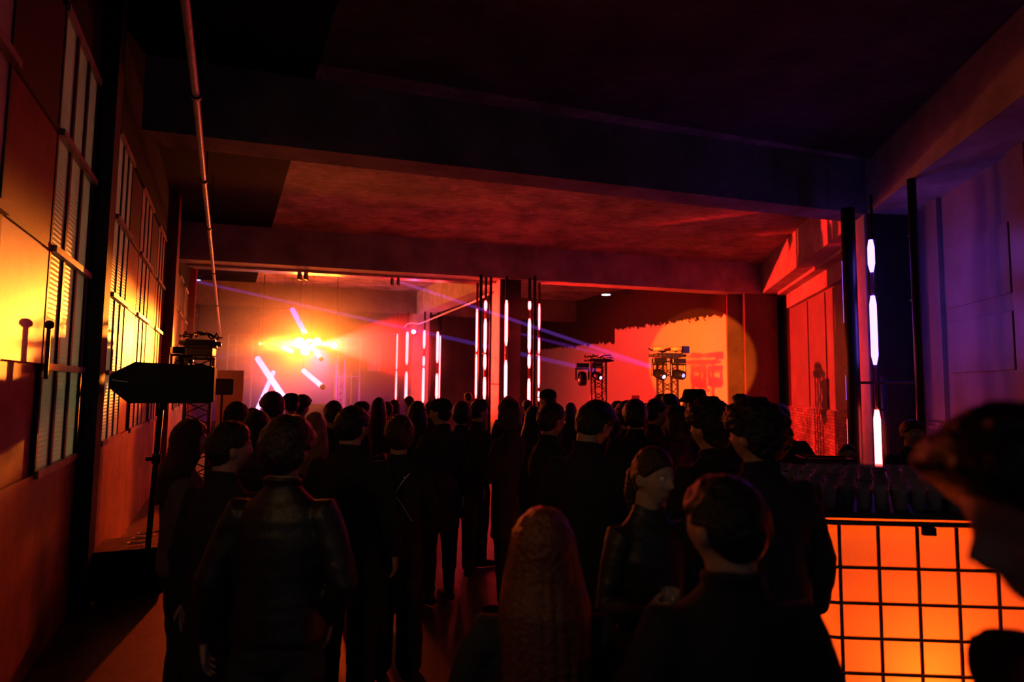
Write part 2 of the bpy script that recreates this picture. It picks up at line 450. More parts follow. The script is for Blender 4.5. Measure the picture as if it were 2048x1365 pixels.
for wi, (a, c) in enumerate(WY):
    u0, u1 = a * KL, c * KL
    wn = tag(empty('window_%d' % (wi + 1), mw=FL @ Matrix.Translation((u0, 0, 0))), kind='structure')
    W = u1 - u0; fr = bmesh.new()
    box(fr, (0, .0, ZS[0]), (.035, .08, ZS[4])); box(fr, (W - .035, .0, ZS[0]), (W, .08, ZS[4]))
    for k in (1, 2):
        box(fr, (W * k / 3 - .026, -.003, ZS[0]), (W * k / 3 + .026, .08, ZS[4]))
    obj('window_frame', fr, M['win_frame'], wn)
    tr = bmesh.new()
    for z in ZS[1:4]: box(tr, (0, -.035, z - .022), (W, .06, z + .022))
    box(tr, (0, -.02, ZS[0] - .03), (W, .08, ZS[0] + .02)); box(tr, (0, -.02, ZS[4] - .02), (W, .08, ZS[4] + .03))
    obj('transom', tr, M['transom'], wn)
    for r_ in range(4):
        for k in range(3):
            obj('pane', B((W * k / 3 + .018, .010, ZS[r_] + .02), (W * (k + 1) / 3 - .018, .020, ZS[r_ + 1] - .02)), M['pane'], wn)
# rail along the wall at the board joints
b = bmesh.new()
for z in ZS[2:4]: box(b, (0, -.012, z - .02), (25.5, .004, z + .02))
tag(obj('trim_30', b, M['win_frame'], mw=FL), kind='structure')
# steel posts of the window wall
for (a, c, pr) in ((4.9, 5.13, .12), (10.65, 11.15, .16), (16.85, 17.3, .16), (1.0, 1.25, .12)):
    tag(obj('column', B((a * KL, -pr, 0), (c * KL, 0, CEIL)), M['dark_column'] if a < 9 else M['board_red'], mw=FL), kind='structure')
# casement handle hanging at the near window
t = tag(empty('window_latch', LW(3.72, .05, 1.97)), 'black window latch hanging beside the nearest ribbed window', 'latch')
obj('bar', T([(0, 0, -.1), (0, 0, .22)], .012, 8), M['black_metal'], t)
bb = bmesh.new(); ball(bb, (0, 0, .24), .028); obj('knob', bb, M['black_metal'], t, True)
# loose cable on the wall by the second post
tag(obj('cable', T([LW(5.35, .02, 1.85), LW(5.55, .02, 1.8), LW(5.62, .02, 1.6), LW(5.55, .02, 1.42), LW(5.48, .02, 1.35)], .006, 6), M['black_metal']),
    'thin black cable loop on the orange wall beside the first dark post', 'cable')

# long hanging pipe
pp = [at(356, -120, 3.4), at(370, 0, 3.9), at(392, 190, 5.1), at(408, 360, 7.35), at(418, 455, 9.7), at(427, 545, 13.1), at(434, 610, 15.8), at(442, 684, 19.4)]
pz = empty('hanging_pipe', pp[1]); inv = Matrix.Translation(-pp[1])
tag(pz, 'long thin pipe hanging under the ceiling beside the window wall', 'pipe')
obj('pipe', T([p - pp[1] for p in pp], .032, 12), M['pipe'], pz, True)
for k in (2, 3, 4, 5, 6):
    p = pp[k] - pp[1]
    q = bmesh.new(); tube(q, [p + Vector((.008, -.016, 0)), p + Vector((-.012, .022, 0))], .05, 12)
    tube(q, [p + Vector((.03, 0, .02)), p + Vector((.03, 0, CEIL - pp[k].z - .005))], .007, 6)
    obj('hanger', q, M['black_metal'], pz)

# bright conduit slung between the two columns
cp = [at(808, 655, 21.2), at(815, 648, 21.2), at(824, 646, 21.2), at(838, 648, 21), at(852, 643, 20.4), at(900, 623, 18.2), at(950, 603, 16.2), at(975, 590, 15.3), at(979, 587, 15.1)]
tag(obj('conduit', T([p for p in cp], .028, 8), M['white_plastic'], None, True), 'pale bent conduit slung between the two lit columns', 'conduit')

# ------------------------------------------------------------------ LED tubes on poles round the columns
M['led_red'] = emit('led_red', (1, .034, .040), 30)
M['led_violet'] = emit('led_violet', (.2, .085, 1), 10)
M['led_pink'] = emit('led_pink', (1, .06, .06), 17)
M['tube_cover'] = mat('tube_cover', (.25, .05, .05), .3, .5)
def led_pole(xt, xb, yref, Z, segs, label, group, rod=.034, tr=.03, top=BB, led='led_red', leds=None, pole_dx=.0, pole_top=None, pole_dy=.06):
    """vertical pole at (xt, yref) px and depth Z from floor to beam, with lit tube lengths given in image rows"""
    base = at(xt, yref, Z)
    t = tag(empty('light_pole', (base.x, base.y, 0)), label, 'light pole', group)
    obj('pole', T([(pole_dx, pole_dy, 0), (pole_dx, pole_dy, pole_top or top)], rod, 8), M['black_metal'], t, True)
    for i, (ya, yb) in enumerate(segs):
        za, zb = at(xt, ya, Z).z, at(xt, yb, Z).z
        L = za - zb; e = min(.12, L * .25)
        tm = M[leds[i] if leds else led]
        obj('light_tube', T([(0, 0, zb), (0, 0, zb + e), (0, 0, za - e), (0, 0, za)], [tr * .45, tr, tr, tr * .6], 10), tm, t, True)
        q = bmesh.new(); box(q, (-.02, -.01, za - .01), (pole_dx + .02, .07, za + .012)); obj('clamp', q, M['black_metal'], t)
    for (ya, yb), (yc, yd) in zip(segs[:-1], segs[1:]):
        obj('tube_joint', T([(0, 0, at(xt, yc, Z).z), (0, 0, at(xt, yb, Z).z)], tr * .42, 8), M['tube_cover'], t, True)
    return t
G1, G2, G3 = 'light poles round the far column', 'light poles round the middle column', 'light poles at the bar pillar'
led_pole(953, 951, 700, 14.9, [(618, 704), (709, 797)], 'thin red light pole outermost on the stage side of the middle column', G2, tr=.024)
led_pole(970, 966, 700, 14.35, [(602, 622), (638, 706), (709, 740), (755, 800)], 'red light pole close before the yellow lit face of middle column', G2, tr=.036)
led_pole(1012, 1011, 700, 14.2, [(601, 692), (721, 801)], 'single red light pole centred on the dark middle column face', G2, tr=.036)
led_pole(1058.5, 1057, 700, 14.4, [(603, 620), (638, 706), (709, 737), (758, 842)], 'red light pole just right of the middle column, reaching lowest', G2, tr=.036)
led_pole(1078, 1077, 700, 15.0, [(608, 660), (676, 708), (711, 776), (783, 803)], 'slender red light pole furthest right of the middle column', G2, tr=.024)
for xp, Zp, tag_ in ((960, 14.0, 'bare black pole between two red tubes left of middle column'), (980, 14.3, 'bare black pole hugging the lit edge of middle column'),
                     (1069, 14.1, 'bare black pole between the two red tubes right of middle column')):
    led_pole(xp, xp, 700, Zp, [], tag_, 'bare poles round the middle column', rod=.04 if xp < 970 else .035)
# cross rods of the middle column
for a_, b_, lb in ((at(952, 707, 14.96), at(970, 708, 14.41), 'thin rod tying the poles left of the middle column'), (at(1058, 711, 14.46), at(1078, 711, 15.06), 'thin rod tying the poles right of the middle column'),
                  (at(975, 768, 14.55), at(999, 769, 14.60), 'low rod across the yellow lit face of middle column'), (at(1058, 815, 14.46), at(1078, 814, 15.06), 'lowest rod between poles right of the middle column')):
    tag(obj('cross_rod', T([a_, b_], .014, 6), M['black_metal']), lb, 'rod')
led_pole(794, 791, 700, 21.6, [(668, 740), (742, 800)], 'thin red light pole outermost on stage side of far column', G1, tr=.03)
led_pole(814, 811, 700, 21.2, [(664, 730), (744, 806)], 'thick red light pole before the yellow edge of far column', G1, tr=.05)
led_pole(848, 845, 700, 21.2, [(661, 698), (713, 733), (736, 806)], 'red light pole centred on the magenta far column face', G1, tr=.045)
led_pole(875, 872, 700, 21.3, [(664, 726), (748, 798)], 'red light pole right of the far column', G1, tr=.045)
led_pole(880, 878, 700, 21.8, [(672, 800)], 'faint thin red light pole furthest right of far column', G1, tr=.022)
led_pole(800, 800, 700, 21.9, [], 'bare black pole between two tubes left of far column', 'bare poles round the far column', rod=.04)
led_pole(860, 860, 700, 21.4, [], 'bare pole at the right edge of far column', 'bare poles round the far column', rod=.03)
# near pillar: tall violet / red tubes
led_pole(1695, 1700, 700, 8.2, [(505, 663), (735, 818), (822, 906)], 'tall light pole left of bar pillar, violet above, pink below', G3, tr=.034, rod=.0001, leds=['led_violet', 'led_violet', 'led_pink'], pole_top=.02)
led_pole(1706, 1712, 600, 8.0, [], 'thick black post standing left of the bar pillar', 'bare posts at the bar pillar', rod=.09, pole_top=4.34)
led_pole(1747, 1752, 640, 7.9, [(480, 545), (592, 730), (820, 955)], 'tall light pole before bar pillar, violet above, white-pink at the foot', G3, tr=.042, leds=['led_violet', 'led_violet', 'led_pink'], rod=.02, pole_dx=.06)
led_pole(1778, 1790, 900, 8.0, [], 'thin black post before the lower part of bar pillar', 'bare posts at the bar pillar', rod=.04, pole_top=2.05)
led_pole(1836, 1845, 640, 7.4, [(470, 560), (600, 720)], 'thick black post with a violet tube on its wall side, right edge of bar pillar', G3, tr=.028, rod=.05, pole_dx=-.062, pole_dy=-.075, leds=['led_violet', 'led_violet'])
tag(obj('cross_rod', T([at(1715, 766, 8.1), at(1846, 766, 7.6)], .02, 6), M['black_metal']), 'black rod across the bar pillar at mid height', 'rod')

# ------------------------------------------------------------------ truss towers and moving heads
def truss(loc, h, rz, label, s=.29):
    t = tag(empty('truss_tower', loc, rz), label, 'truss tower', 'truss towers carrying lights')
    q = bmesh.new(); box(q, (-.35, -.35, 0), (.35, .35, .015)); obj('base_plate', q, M['black_metal'], t)
    a = s / 2
    for sx, sy in ((-1, -1), (1, -1), (1, 1), (-1, 1)):
        obj('chord', T([(sx * a, sy * a, .015), (sx * a, sy * a, h)], .025, 10), M['truss'], t, True)
    q = bmesh.new(); n = int(h / .27)
    for i in range(n):
        z0, z1 = .03 + i * (h - .06) / n, .03 + (i + 1) * (h - .06) / n
        zm = (z0 + z1) / 2
        for (p, r_) in (((-a, -a), (a, -a)), ((a, -a), (a, a)), ((a, a), (-a, a)), ((-a, a), (-a, -a))):
            tube(q, [(*p, z0), (*r_, zm)], .01, 6); tube(q, [(*r_, zm), (*p, z1)], .01, 6)
    obj('lattice', q, M['truss'], t)
    q = bmesh.new(); box(q, (-.2, -.2, h), (.2, .2, h + .015)); obj('top_plate', q, M['black_metal'], t)
    return t
def bar_with_clutter(loc, L, rz, label):
    t = tag(empty('crossbar', loc, rz), label, 'crossbar')
    for y in (-.12, .12):
        obj('tube', T([(-L/2, y, .03), (L/2, y, .03)], .028, 10), M['truss'], t, True)
    q = bmesh.new()
    rnd = random.Random(L * 100)
    for i in range(7):
        x = -L/2 + .1 + i * (L - .2) / 6
        box(q, (x - .03, -.15, -.0), (x + .03, .15, .075))
    obj('clamp', q, M['black_metal'], t)
    q = bmesh.new()
    pts = [(-L/2 + L * i / 16, rnd.uniform(-.1, .1), .12 + rnd.uniform(-.02, .06)) for i in range(17)]
    tube(q, pts, .018, 6)
    pts = [(-L/2 + L * i / 12, rnd.uniform(-.13, .13), .10 + rnd.uniform(-.02, .09)) for i in range(13)]
    tube(q, pts, .014, 6)
    obj('cable_bundle', q, M['black_gloss'], t)
    return t
def moving_head(loc, rz, aim, label, lens_mat, group='moving head lights hung on the towers', s=1.0):
    """hangs below loc; aim = (pitch, yaw) of the head in degrees"""
    t = tag(empty('moving_head_light', loc, rz), label, 'moving head light', group); t.scale = (s, s, s)
    q = B((-.17, -.12, -.14), (.17, .12, -.02)); obj('base', q, M['black_gloss'], t, bevel=.015)
    q = bmesh.new(); box(q, (-.19, -.05, -.46), (-.15, .05, -.15)); box(q, (.15, -.05, -.46), (.19, .05, -.15)); box(q, (-.19, -.05, -.19), (.19, .05, -.15))
    obj('yoke', q, M['black_gloss'], t, bevel=.008)
    q = bmesh.new(); lathe(q, [(.07, -.17), (.11, -.14), (.125, -.05), (.125, .08), (.11, .17), (.10, .18)], 20)
    h = obj('head', q, M['black_gloss'], t, True); h.location = (0, 0, -.42); h.rotation_euler = (R(aim[0]), 0, R(aim[1]))
    q = bmesh.new(); lathe(q, [(.05, .178), (.047, .19), (.02, .196)], 20)
    obj('lens', q, lens_mat, h, True)
    return t
M['lens_on'] = emit('lens_violet_lit', (.5, .42, 1), 4)
M['lens_dim'] = emit('lens_violet_dim', (.35, .3, 1), 2.2)
M['lens_off'] = mat('lens_glass_dark', (.02, .02, .05), .05, .8, coat=1)
M['lens_gold'] = emit('blinder_lens', (1, .30, .035), 70)
M['lens_gold2'] = emit('spot_lens_yellow', (1, .35, .06), 25)

p1 = at(1335, 800, 11.7); tw1 = truss((p1.x, p1.y, 0), 2.45, R(8), 'black lattice tower before the orange lit plaster wall')
bar_with_clutter((p1.x, p1.y, 2.465), .66, R(8), 'cable-strewn crossbar on top of the tower before orange wall')
def hd(px, py, Z): return at(px, py, Z)
tw1z = 2.47
moving_head((p1.x - .22, p1.y - .27, 2.44), R(0), (112, 28), 'moving head light throwing the violet beam from nearer tower', M['lens_on'], s=.75)
moving_head((p1.x + .14, p1.y - .27, 2.44), R(0), (100, 28), 'moving head light with dim blue lens beside the beaming one', M['lens_dim'], s=.75)
for dx, lb in ((-.22, 'left end of brass-coloured lamp pair'), (.12, 'right end')):
    q = bmesh.new(); tube(q, [(-.1, 0, 0), (.1, 0, 0)], .045, 12)
    tag(obj('par_can', q, M['pipe'], None, True, loc=(p1.x + dx, p1.y - .2, 2.62)),
        'pale can lamp %s on the nearer tower crossbar' % ('over the beaming moving head' if dx < 0 else 'over the dim blue moving head'), 'can lamp', 'can lamps on the nearer tower')
q = bmesh.new(); box(q, (-.06, -.07, 0), (.06, .07, .14)); tube(q, [(0, .07, .07), (0, .1, .07)], .03, 10)
tag(obj('effect_light', q, M['black_gloss'], loc=(p1.x + .36, p1.y, 2.545)), 'small box lamp casting a green spot from tower end', 'effect light')

p2 = at(1197, 800, 15.2); truss((p2.x, p2.y, 0), 2.5, R(12), 'dim lattice tower standing in shadow further from the orange wall')
bar_with_clutter((p2.x, p2.y, 2.515), .7, R(12), 'crossbar on top of the dim far tower')
moving_head((p2.x - .08, p2.y - .28, 2.49), R(0), (110, 35), 'moving head light on dim tower throwing the lower violet beam', M['lens_on'], s=.8)
moving_head((p2.x - .42, p2.y - .1, 2.49), R(0), (160, 0), 'dark hanging moving head light at the dim tower side', M['lens_off'], s=.95)

p3 = at(396, 800, 8.1); truss((p3.x, p3.y, 0), 2.35, R(25), 'lattice tower behind the speaker beside the window wall')
bar_with_clutter((p3.x, p3.y, 2.365), .5, R(25), 'crossbar heaped with cables on the tower behind the speaker')
moving_head((p3.x + .15, p3.y - .28, 2.34), R(15), (165, 10), 'large dark moving head light hanging behind the speaker', M['lens_off'], s=.95)
moving_head((p3.x - .1, p3.y - .28, 2.34), R(40), (170, 0), 'smaller dark moving head light hanging nearer the windows', M['lens_off'], s=.7)
q = bmesh.new(); lathe(q, [(.05, 0), (.075, .05), (.075, .16), (.05, .2)], 14)
t = obj('can_lamp', q, M['black_gloss'], None, True, loc=at(352, 722, 7.9)); t.rotation_euler = (0, R(80), R(20))
tag(t, 'small black can lamp pointing at the windows from the tower', 'can lamp')
q = T([at(350, 721, 7.9), at(385, 722, 8.05)], .018, 8); tag(obj('lamp_arm', q, M['black_metal']), 'short black arm reaching from tower to the small can lamp', 'lamp arm')

# ------------------------------------------------------------------ laser beams seen in the haze
def beam(a, b, r0, r1, color, strength, label):
    q = bmesh.new(); tube(q, [a, b], [r0, r1], 14)
    o = obj('light_beam', q, vol('beam_haze_' + str(len(bpy.data.materials)), 'emit', color, 0, strength=strength))
    tag(o, label, 'light beam', 'violet beams across the hall'); return o
h1 = at(1303, 734, 11.45)
beam(h1, at(797, 563, 15.1), .045, .04, (.38, .09, 1), 1.5, 'violet light beam from nearer tower up to the beam by conduit')
beam(h1 + Vector((0, .05, 0)), at(1010, 660, 16.5), .05, .04, (.45, .06, 1), .5, 'faint violet light beam just under the brighter one')
beam(at(1192, 742, 15.0), at(378, 560, 19.4), .065, .045, (.28, .09, 1), .9, 'long violet light beam from dim tower across the stage')
beam(at(826, 664, 20.9), at(545, 700, 19.5), .045, .05, (.55, .09, 1), .6, 'short pink light beam from far column to the stage lamps')
beam(at(540, 700, 19.5), at(430, 714, 19.0), .05, .12, (.5, .1, .9), .25, 'faint pink light beam fading out left of the stage lamps')
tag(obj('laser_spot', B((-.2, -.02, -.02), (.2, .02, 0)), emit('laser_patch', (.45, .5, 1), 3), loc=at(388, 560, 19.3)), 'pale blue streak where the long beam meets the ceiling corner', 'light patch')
q = bmesh.new(); lathe(q, [(.05, 0), (.17, .02), (.17, .04)], 20)
c1 = at(1212, 590, 19.5)
t = tag(empty('ceiling_light_spot', c1), 'round glowing disc for the white light spot above the dim tower', 'ceiling light spot')  # white light spot at the ceiling, made as an added glowing disc
q2 = bmesh.new(); lathe(q2, [(.12, -.01), (.15, 0)], 20); obj('spot_disc', q2, emit('ceiling_spot_glow', (.8, .85, 1), 5), t, True)
obj('spot_backing', q, M['black_metal'], t, True)
obj('rod', T([(0, 0, .04), (0, 0, CEIL - c1.z)], .008, 6), M['black_metal'], t)
t = tag(empty('laser_projector', at(827, 664, 21.4)), 'bright violet-white point lamp on the far column', 'laser lamp')
obj('case', B((-.09, .06, -.08), (.09, .3, .08)), M['black_metal'], t)
q = bmesh.new(); ball(q, (0, .0, 0), .065); obj('lens', q, emit('laser_lens', (.85, .6, 1), 25), t, True)

# ------------------------------------------------------------------ stage
M['stage_white'] = emit('stage_tube_white', (.62, .34, 1), 3.4)
M['stage_violet'] = emit('stage_tube_violet', (.5, .12, 1), 2.2)
def stage_tube(a, b, r, m, label):
    a, b = Vector(a), Vector(b); d = (b - a).normalized()
    t = tag(empty('stage_light_tube', a), label, 'light tube', 'tilted light tubes over the stage')
    obj('tube', T([d * .02, b - a - d * .02], r, 14), m, t, True)
    obj('end_cap', T([Vector((0, 0, 0)) - d * .04, d * .03], r * 1.08, 14), M['black_metal'], t, True); obj('end_cap', T([b - a - d * .03, b - a + d * .04], r * 1.08, 14), M['black_metal'], t, True)
    obj('wire', T([Vector((0, 0, r)), Vector((0, 0, CEIL - a.z))], .005, 5), M['black_metal'], t)
    return t
stage_tube(at(515, 717, 18.5), at(578, 812, 16.5), .085, M['stage_white'], 'long thick white light tube leaning right behind the crowd')
stage_tube(at(548, 742, 19), at(514, 822, 18.2), .065, M['stage_white'], 'white light tube crossing behind the longest one, leaning left')
stage_tube(at(606, 741, 18.5), at(645, 774, 17.6), .07, M['stage_white'], 'short isolated white light tube slanting down right')
stage_tube(at(622, 690, 18.4), at(642, 718, 17.9), .06, M['stage_white'], 'small white light tube poking out below the bright lamps')
stage_tube(at(584, 618, 19.2), at(613, 672, 18.6), .075, M['stage_violet'], 'violet light tube slanting down above the bright lamps')
stage_tube(at(564, 695, 18.6), at(590, 706, 18.4), .06, M['stage_white'], 'short near-level light tube at left of the bright lamps')
# lighting bar and blinders
sb = at(505, 690, 18.7); se = at(690, 690, 18.9); sb.z = se.z = STAGE.z + .22
t = tag(empty('lighting_bar', sb), 'horizontal lighting bar hung over the stage lamps', 'lighting bar')
obj('tube', T([(0, 0, 0), se - sb], .03, 10), M['truss'], t, True)
for k in (.1, .5, .9):
    p = (se - sb) * k; obj('hanger', T([p, p + Vector((0, 0, CEIL - sb.z))], .012, 6), M['black_metal'], t)
def blinder(px, py, Z, r, label, m='lens_gold'):
    p = at(px, py, Z)
    t = tag(empty('stage_lamp', p), label, 'stage lamp', 'glaring stage lamps')
    q = bmesh.new(); tube(q, [(0, .02, 0), (0, .26, 0)], [r * 1.15, r * .7], 16); obj('can', q, M['black_metal'], t, True)
    q = bmesh.new(); tube(q, [(0, 0, 0), (0, .02, 0)], [r, r * 1.02], 16); obj('lens', q, M[m], t)
    obj('bracket', T([(0, .15, 0), (0, .15, sb.z - p.z)], .012, 6), M['black_metal'], t)
blinder(598, 686, 18.5, .17, 'glaring stage lamp at the left of the bright cluster')
blinder(618, 690, 18.5, .19, 'glaring stage lamp in the middle of the bright cluster')
blinder(610, 702, 18.5, .15, 'glaring stage lamp lowest in the bright cluster')
blinder(634, 684, 18.5, .13, 'glaring stage lamp at the right of the bright cluster')
blinder(668, 692, 18.5, .1, 'separate yellow stage lamp right of the bright cluster')
blinder(520, 688, 18.5, .04, 'tiny yellow stage lamp far left of the bright cluster', 'lens_gold2')
# low platform, booth, backdrop frames
pa = at(600, 800, 20.0)
t = tag(empty('stage_platform', (pa.x, pa.y, 0), R(17)), 'low dark stage platform under the slanting tubes', 'stage')
obj('deck', B((-2.8, -1.3, .5), (2.9, 1.6, .6)), M['black_metal'], t)
obj('skirt', B((-2.75, -1.25, 0), (2.85, 1.55, .5)), M['black_and_shade'], t)
t = tag(empty('dj_booth', at(628, 800, 19.3) * 1, R(17)), 'dark performer booth on stage beside the violet wash', 'booth'); t.location.z = .6
obj('front', B((-.8, -.3, 0), (.8, .3, .62)), M['black_gloss'], t, bevel=.01)
obj('deck', B((-.85, -.35, .62), (.85, .35, .66)), M['black_metal'], t)
obj('stand', T([(.62, .0, .66), (.62, .0, 1.6)], .02, 8), M['steel'], t)
def gate(xa, xb, ytop, Z, label):
    a, c = at(xa, ytop, Z), at(xb, ytop, Z); H = a.z; W = c.x - a.x
    t = tag(empty('scaffold_frame', (a.x, a.y, 0)), label, 'scaffold frame', 'pale scaffold frames beside the stage')
    for x in (0, W): obj('upright', T([(x, 0, 0), (x, 0, H)], .035, 8), M['truss_pale'], t)
    for z in (H - .03, H - .35, H - .7, H - 1.4): obj('rail', T([(0, 0, z), (W, 0, z)], .022, 6), M['truss_pale'], t)
    q = bmesh.new()
    for k in range(8):
        z = .2 + k * (H - 1.7) / 8; tube(q, [(0, 0, z), (W * .35, 0, z + .2)], .012, 5); tube(q, [(W * .35, 0, z + .2), (0, 0, z + .4)], .012, 5)
    tube(q, [(W * .35, 0, 0), (W * .35, 0, H)], .022, 6)
    obj('brace', q, M['truss_pale'], t)
M['truss_pale'] = mat('scaffold_metal', (.5, .46, .44), .35, .5, metal=.4)
gate(457, 506, 669, 19.8, 'pale scaffold frame left of the stage lamps')
gate(676, 722, 676, 21.5, 'pale scaffold frame right of the stage lamps')
# thin hanging strips right of booth
for i, x in enumerate((672, 679, 688, 693, 703)):
    a = at(x, 742 + (i % 3) * 6, 20.2)
    tag(obj('hanging_strip', T([(0, 0, .4), (0, 0, a.z)], .018, 6), M['truss_pale'], loc=(a.x, a.y, 0)),
        'thin pale upright strip in the violet wash beside the booth', 'hanging strip', 'thin upright strips beside the booth')
for xa, xb, ya, yb, lb in ((736, 752, 697, 743, 'wide orange lit board on the wall behind stage'), (755, 761, 697, 743, 'narrow orange lit board beside the wide one')):
    a = at(xa, ya, 23.9); c = at(xb, yb, 23.9)
    o = obj('wall_board', B((0, 0, 0), (c.x - a.x, .05, a.z - c.z)), M['board_pale'], loc=(a.x, a.y, c.z)); tag(o, lb, 'wall board')
a = at(436, 741, 12.4); c = at(482, 845, 12.4)
t = tag(empty('standing_screen', (a.x, a.y, 0)), 'ochre standing screen left of the stage', 'screen')
obj('board', B((0, 0, .12), (c.x - a.x, .04, a.z)), M['pale_screen'], t)
obj('foot', B((0, -.2, 0), (.05, .25, .12)), M['black_metal'], t); obj('foot', B((c.x - a.x - .05, -.2, 0), (c.x - a.x, .25, .12)), M['black_metal'], t)

t = tag(empty('can_lamp', (.12, 15.62, 4.1), 0), 'added can lamp behind the middle column for the red partition wash', 'can lamp')  # fixture added to go with the red partition wash
q = bmesh.new(); tube(q, [(-.06, -.12, .06), (.0, .04, -.0)], [.07, .09], 14); obj('can', q, M['black_metal'], t, True)
obj('bracket', T([(-.06, -.1, .06), (-.06, -.1, .4)], .012, 6), M['black_metal'], t)
# haze over the stage: smoke thickest round the lamps, thinning outwards
hz = bmesh.new(); bmesh.ops.create_icosphere(hz, subdivisions=3, radius=1.0)
hm = vol('haze_scatter', 'scatter', (1, 1, 1), .2, .35); nt = hm.node_tree
tc = nt.nodes.new('ShaderNodeTexCoord'); ln = nt.nodes.new('ShaderNodeVectorMath'); ln.operation = 'LENGTH'
nt.links.new(tc.outputs['Object'], ln.inputs[0])
mr = nt.nodes.new('ShaderNodeMapRange'); mr.interpolation_type = 'SMOOTHSTEP'
mr.inputs['From Min'].default_value = .1; mr.inputs['From Max'].default_value = .98; mr.inputs['To Min'].default_value = .34; mr.inputs['To Max'].default_value = 0
nt.links.new(ln.outputs['Value'], mr.inputs['Value'])
nt.links.new(mr.outputs['Result'], [n for n in nt.nodes if n.type == 'VOLUME_SCATTER'][0].inputs['Density'])
o = obj('haze', hz, hm, loc=(STAGE.x - .2, STAGE.y + .2, 2.75)); o.scale = (4.9, 4.7, 2.55)
tag(o, 'thin smoke haze round the lamps at the stage end of the hall', 'haze', kind='stuff')

# ------------------------------------------------------------------ loudspeakers by the window wall
SZ = 5.3
a = at(330, 765, SZ)
t = tag(empty('loudspeaker', (a.x, a.y, 0), R(24)), 'large black loudspeaker on a pole in front of the windows', 'loudspeaker', 'black loudspeakers')
zt, zb = at(330, 727, SZ).z, at(330, 806, SZ).z
def _along(px): k = (px - 1024) / F; return (k * SZ - a.x) / (math.cos(R(24)) - k * math.sin(R(24)))
xl, xm, xr = _along(232), _along(270), _along(428)
zm = (zt + zb) / 2
q = bmesh.new()
pts = [(xl, zm - .05), (xm, zb), (xr, zb), (xr, zt - .02), (xm + .03, zt), (xl, zm + .07)]
lo = [q.verts.new((p[0], -.2, p[1])) for p in pts]; hi = [q.verts.new((p[0], .22, p[1])) for p in pts]
q.faces.new(lo); q.faces.new(hi[::-1])
for i in range(6): q.faces.new((lo[i], lo[(i+1) % 6], hi[(i+1) % 6], hi[i]))
obj('cabinet', q, M['speaker'], t, bevel=.008)
obj('grille', B((xr, -.19, zb + .01), (xr + .018, .21, zt - .03)), M['grille'], t, bevel=.004)
obj('handle', T([(xl + .02, -.15, zm + .03), (xl + .02, -.215, zm + .02), (xm - .01, -.215, zm + .005), (xm - .01, -.19, zm + .005)], .006, 6), M['steel'], t)
obj('pole_cup', T([(0, 0, zb - .06), (0, 0, zb)], .035, 12), M['black_metal'], t)
pb = at(297, 1076, SZ); pt_ = at(322, 812, SZ)
t = tag(empty('speaker_pole', (pb.x, pb.y, 0)), 'slim black pole rising from subwoofer to the loudspeaker', 'speaker pole')
zt2 = zb - .05
obj('pole', T([(0, 0, .43), (pt_.x - pb.x, 0, zt2)], .024, 10), M['black_metal'], t, True)
k = (at(313, 918, SZ).z - .43) / (zt2 - .43); cpos = Vector(((pt_.x - pb.x) * k, 0, .43 + (zt2 - .43) * k))
obj('collar', T([cpos - Vector((0, 0, .04)), cpos + Vector((.005, 0, .04))], .036, 10), M['black_metal'], t)
obj('knob', T([cpos + Vector((-.03, 0, 0)), cpos + Vector((-.085, 0, -.005))], .018, 10), M['black_metal'], t)
sc_ = at(266, 1092, 5.48)
t = tag(empty('subwoofer', (sc_.x, sc_.y, 0), R(25)), 'black subwoofer box on the floor under the loudspeaker pole', 'subwoofer')
hw = .27
obj('cabinet', B((-hw, -.26, .03), (hw, .26, .42)), M['speaker'], t, bevel=.012)
obj('lid', B((-hw + .01, -.25, .42), (hw - .01, .25, .43)), M['sub_top'], t)
q = bmesh.new()
for sx in (-1, 1):
    for sy in (-1, 1): lathe(q, [(.03, 0), (.03, .03)], 10, (sx * (hw - .08), sy * .2, 0))
obj('foot', q, M['black_metal'], t)
obj('grille', B((-hw + .03, -.275, .06), (hw - .03, -.26, .39)), M['grille'], t)
rnd = random.Random(3)
pts = [(pb.x - .16 + .08 * math.cos(i * .9) + i * .006, 5.36 + .07 * math.sin(i * .9), .437 + .006 * i) for i in range(22)]
tag(obj('cable', T(pts, .006, 6), M['white_plastic']), 'pale coiled cable lying on the subwoofer lid', 'cable')
a = at(445, 774, 9.0)
t = tag(empty('loudspeaker', (a.x, a.y, 0), R(25)), 'smaller brown-lit loudspeaker behind the large one', 'loudspeaker', 'black loudspeakers')
obj('cabinet', B((-.17, -.15, a.z - .12), (.13, .15, a.z + .12)), M['speaker_far'] if 'speaker_far' in M else mat('speaker_far', (.04, .03, .025), .6), t, bevel=.01)
obj('grille', B((.13, -.14, a.z - .11), (.145, .14, a.z + .11)), M['grille'], t)
obj('pole', T([(0, 0, .4), (0, 0, a.z - .12)], .018, 8), M['black_metal'], t)
q = bmesh.new()
for k in range(3):
    an = k * 2.094; tube(q, [(0, 0, .45), (.45 * math.cos(an), .45 * math.sin(an), .012)], .012, 6)
obj('tripod', q, M['black_metal'], t)

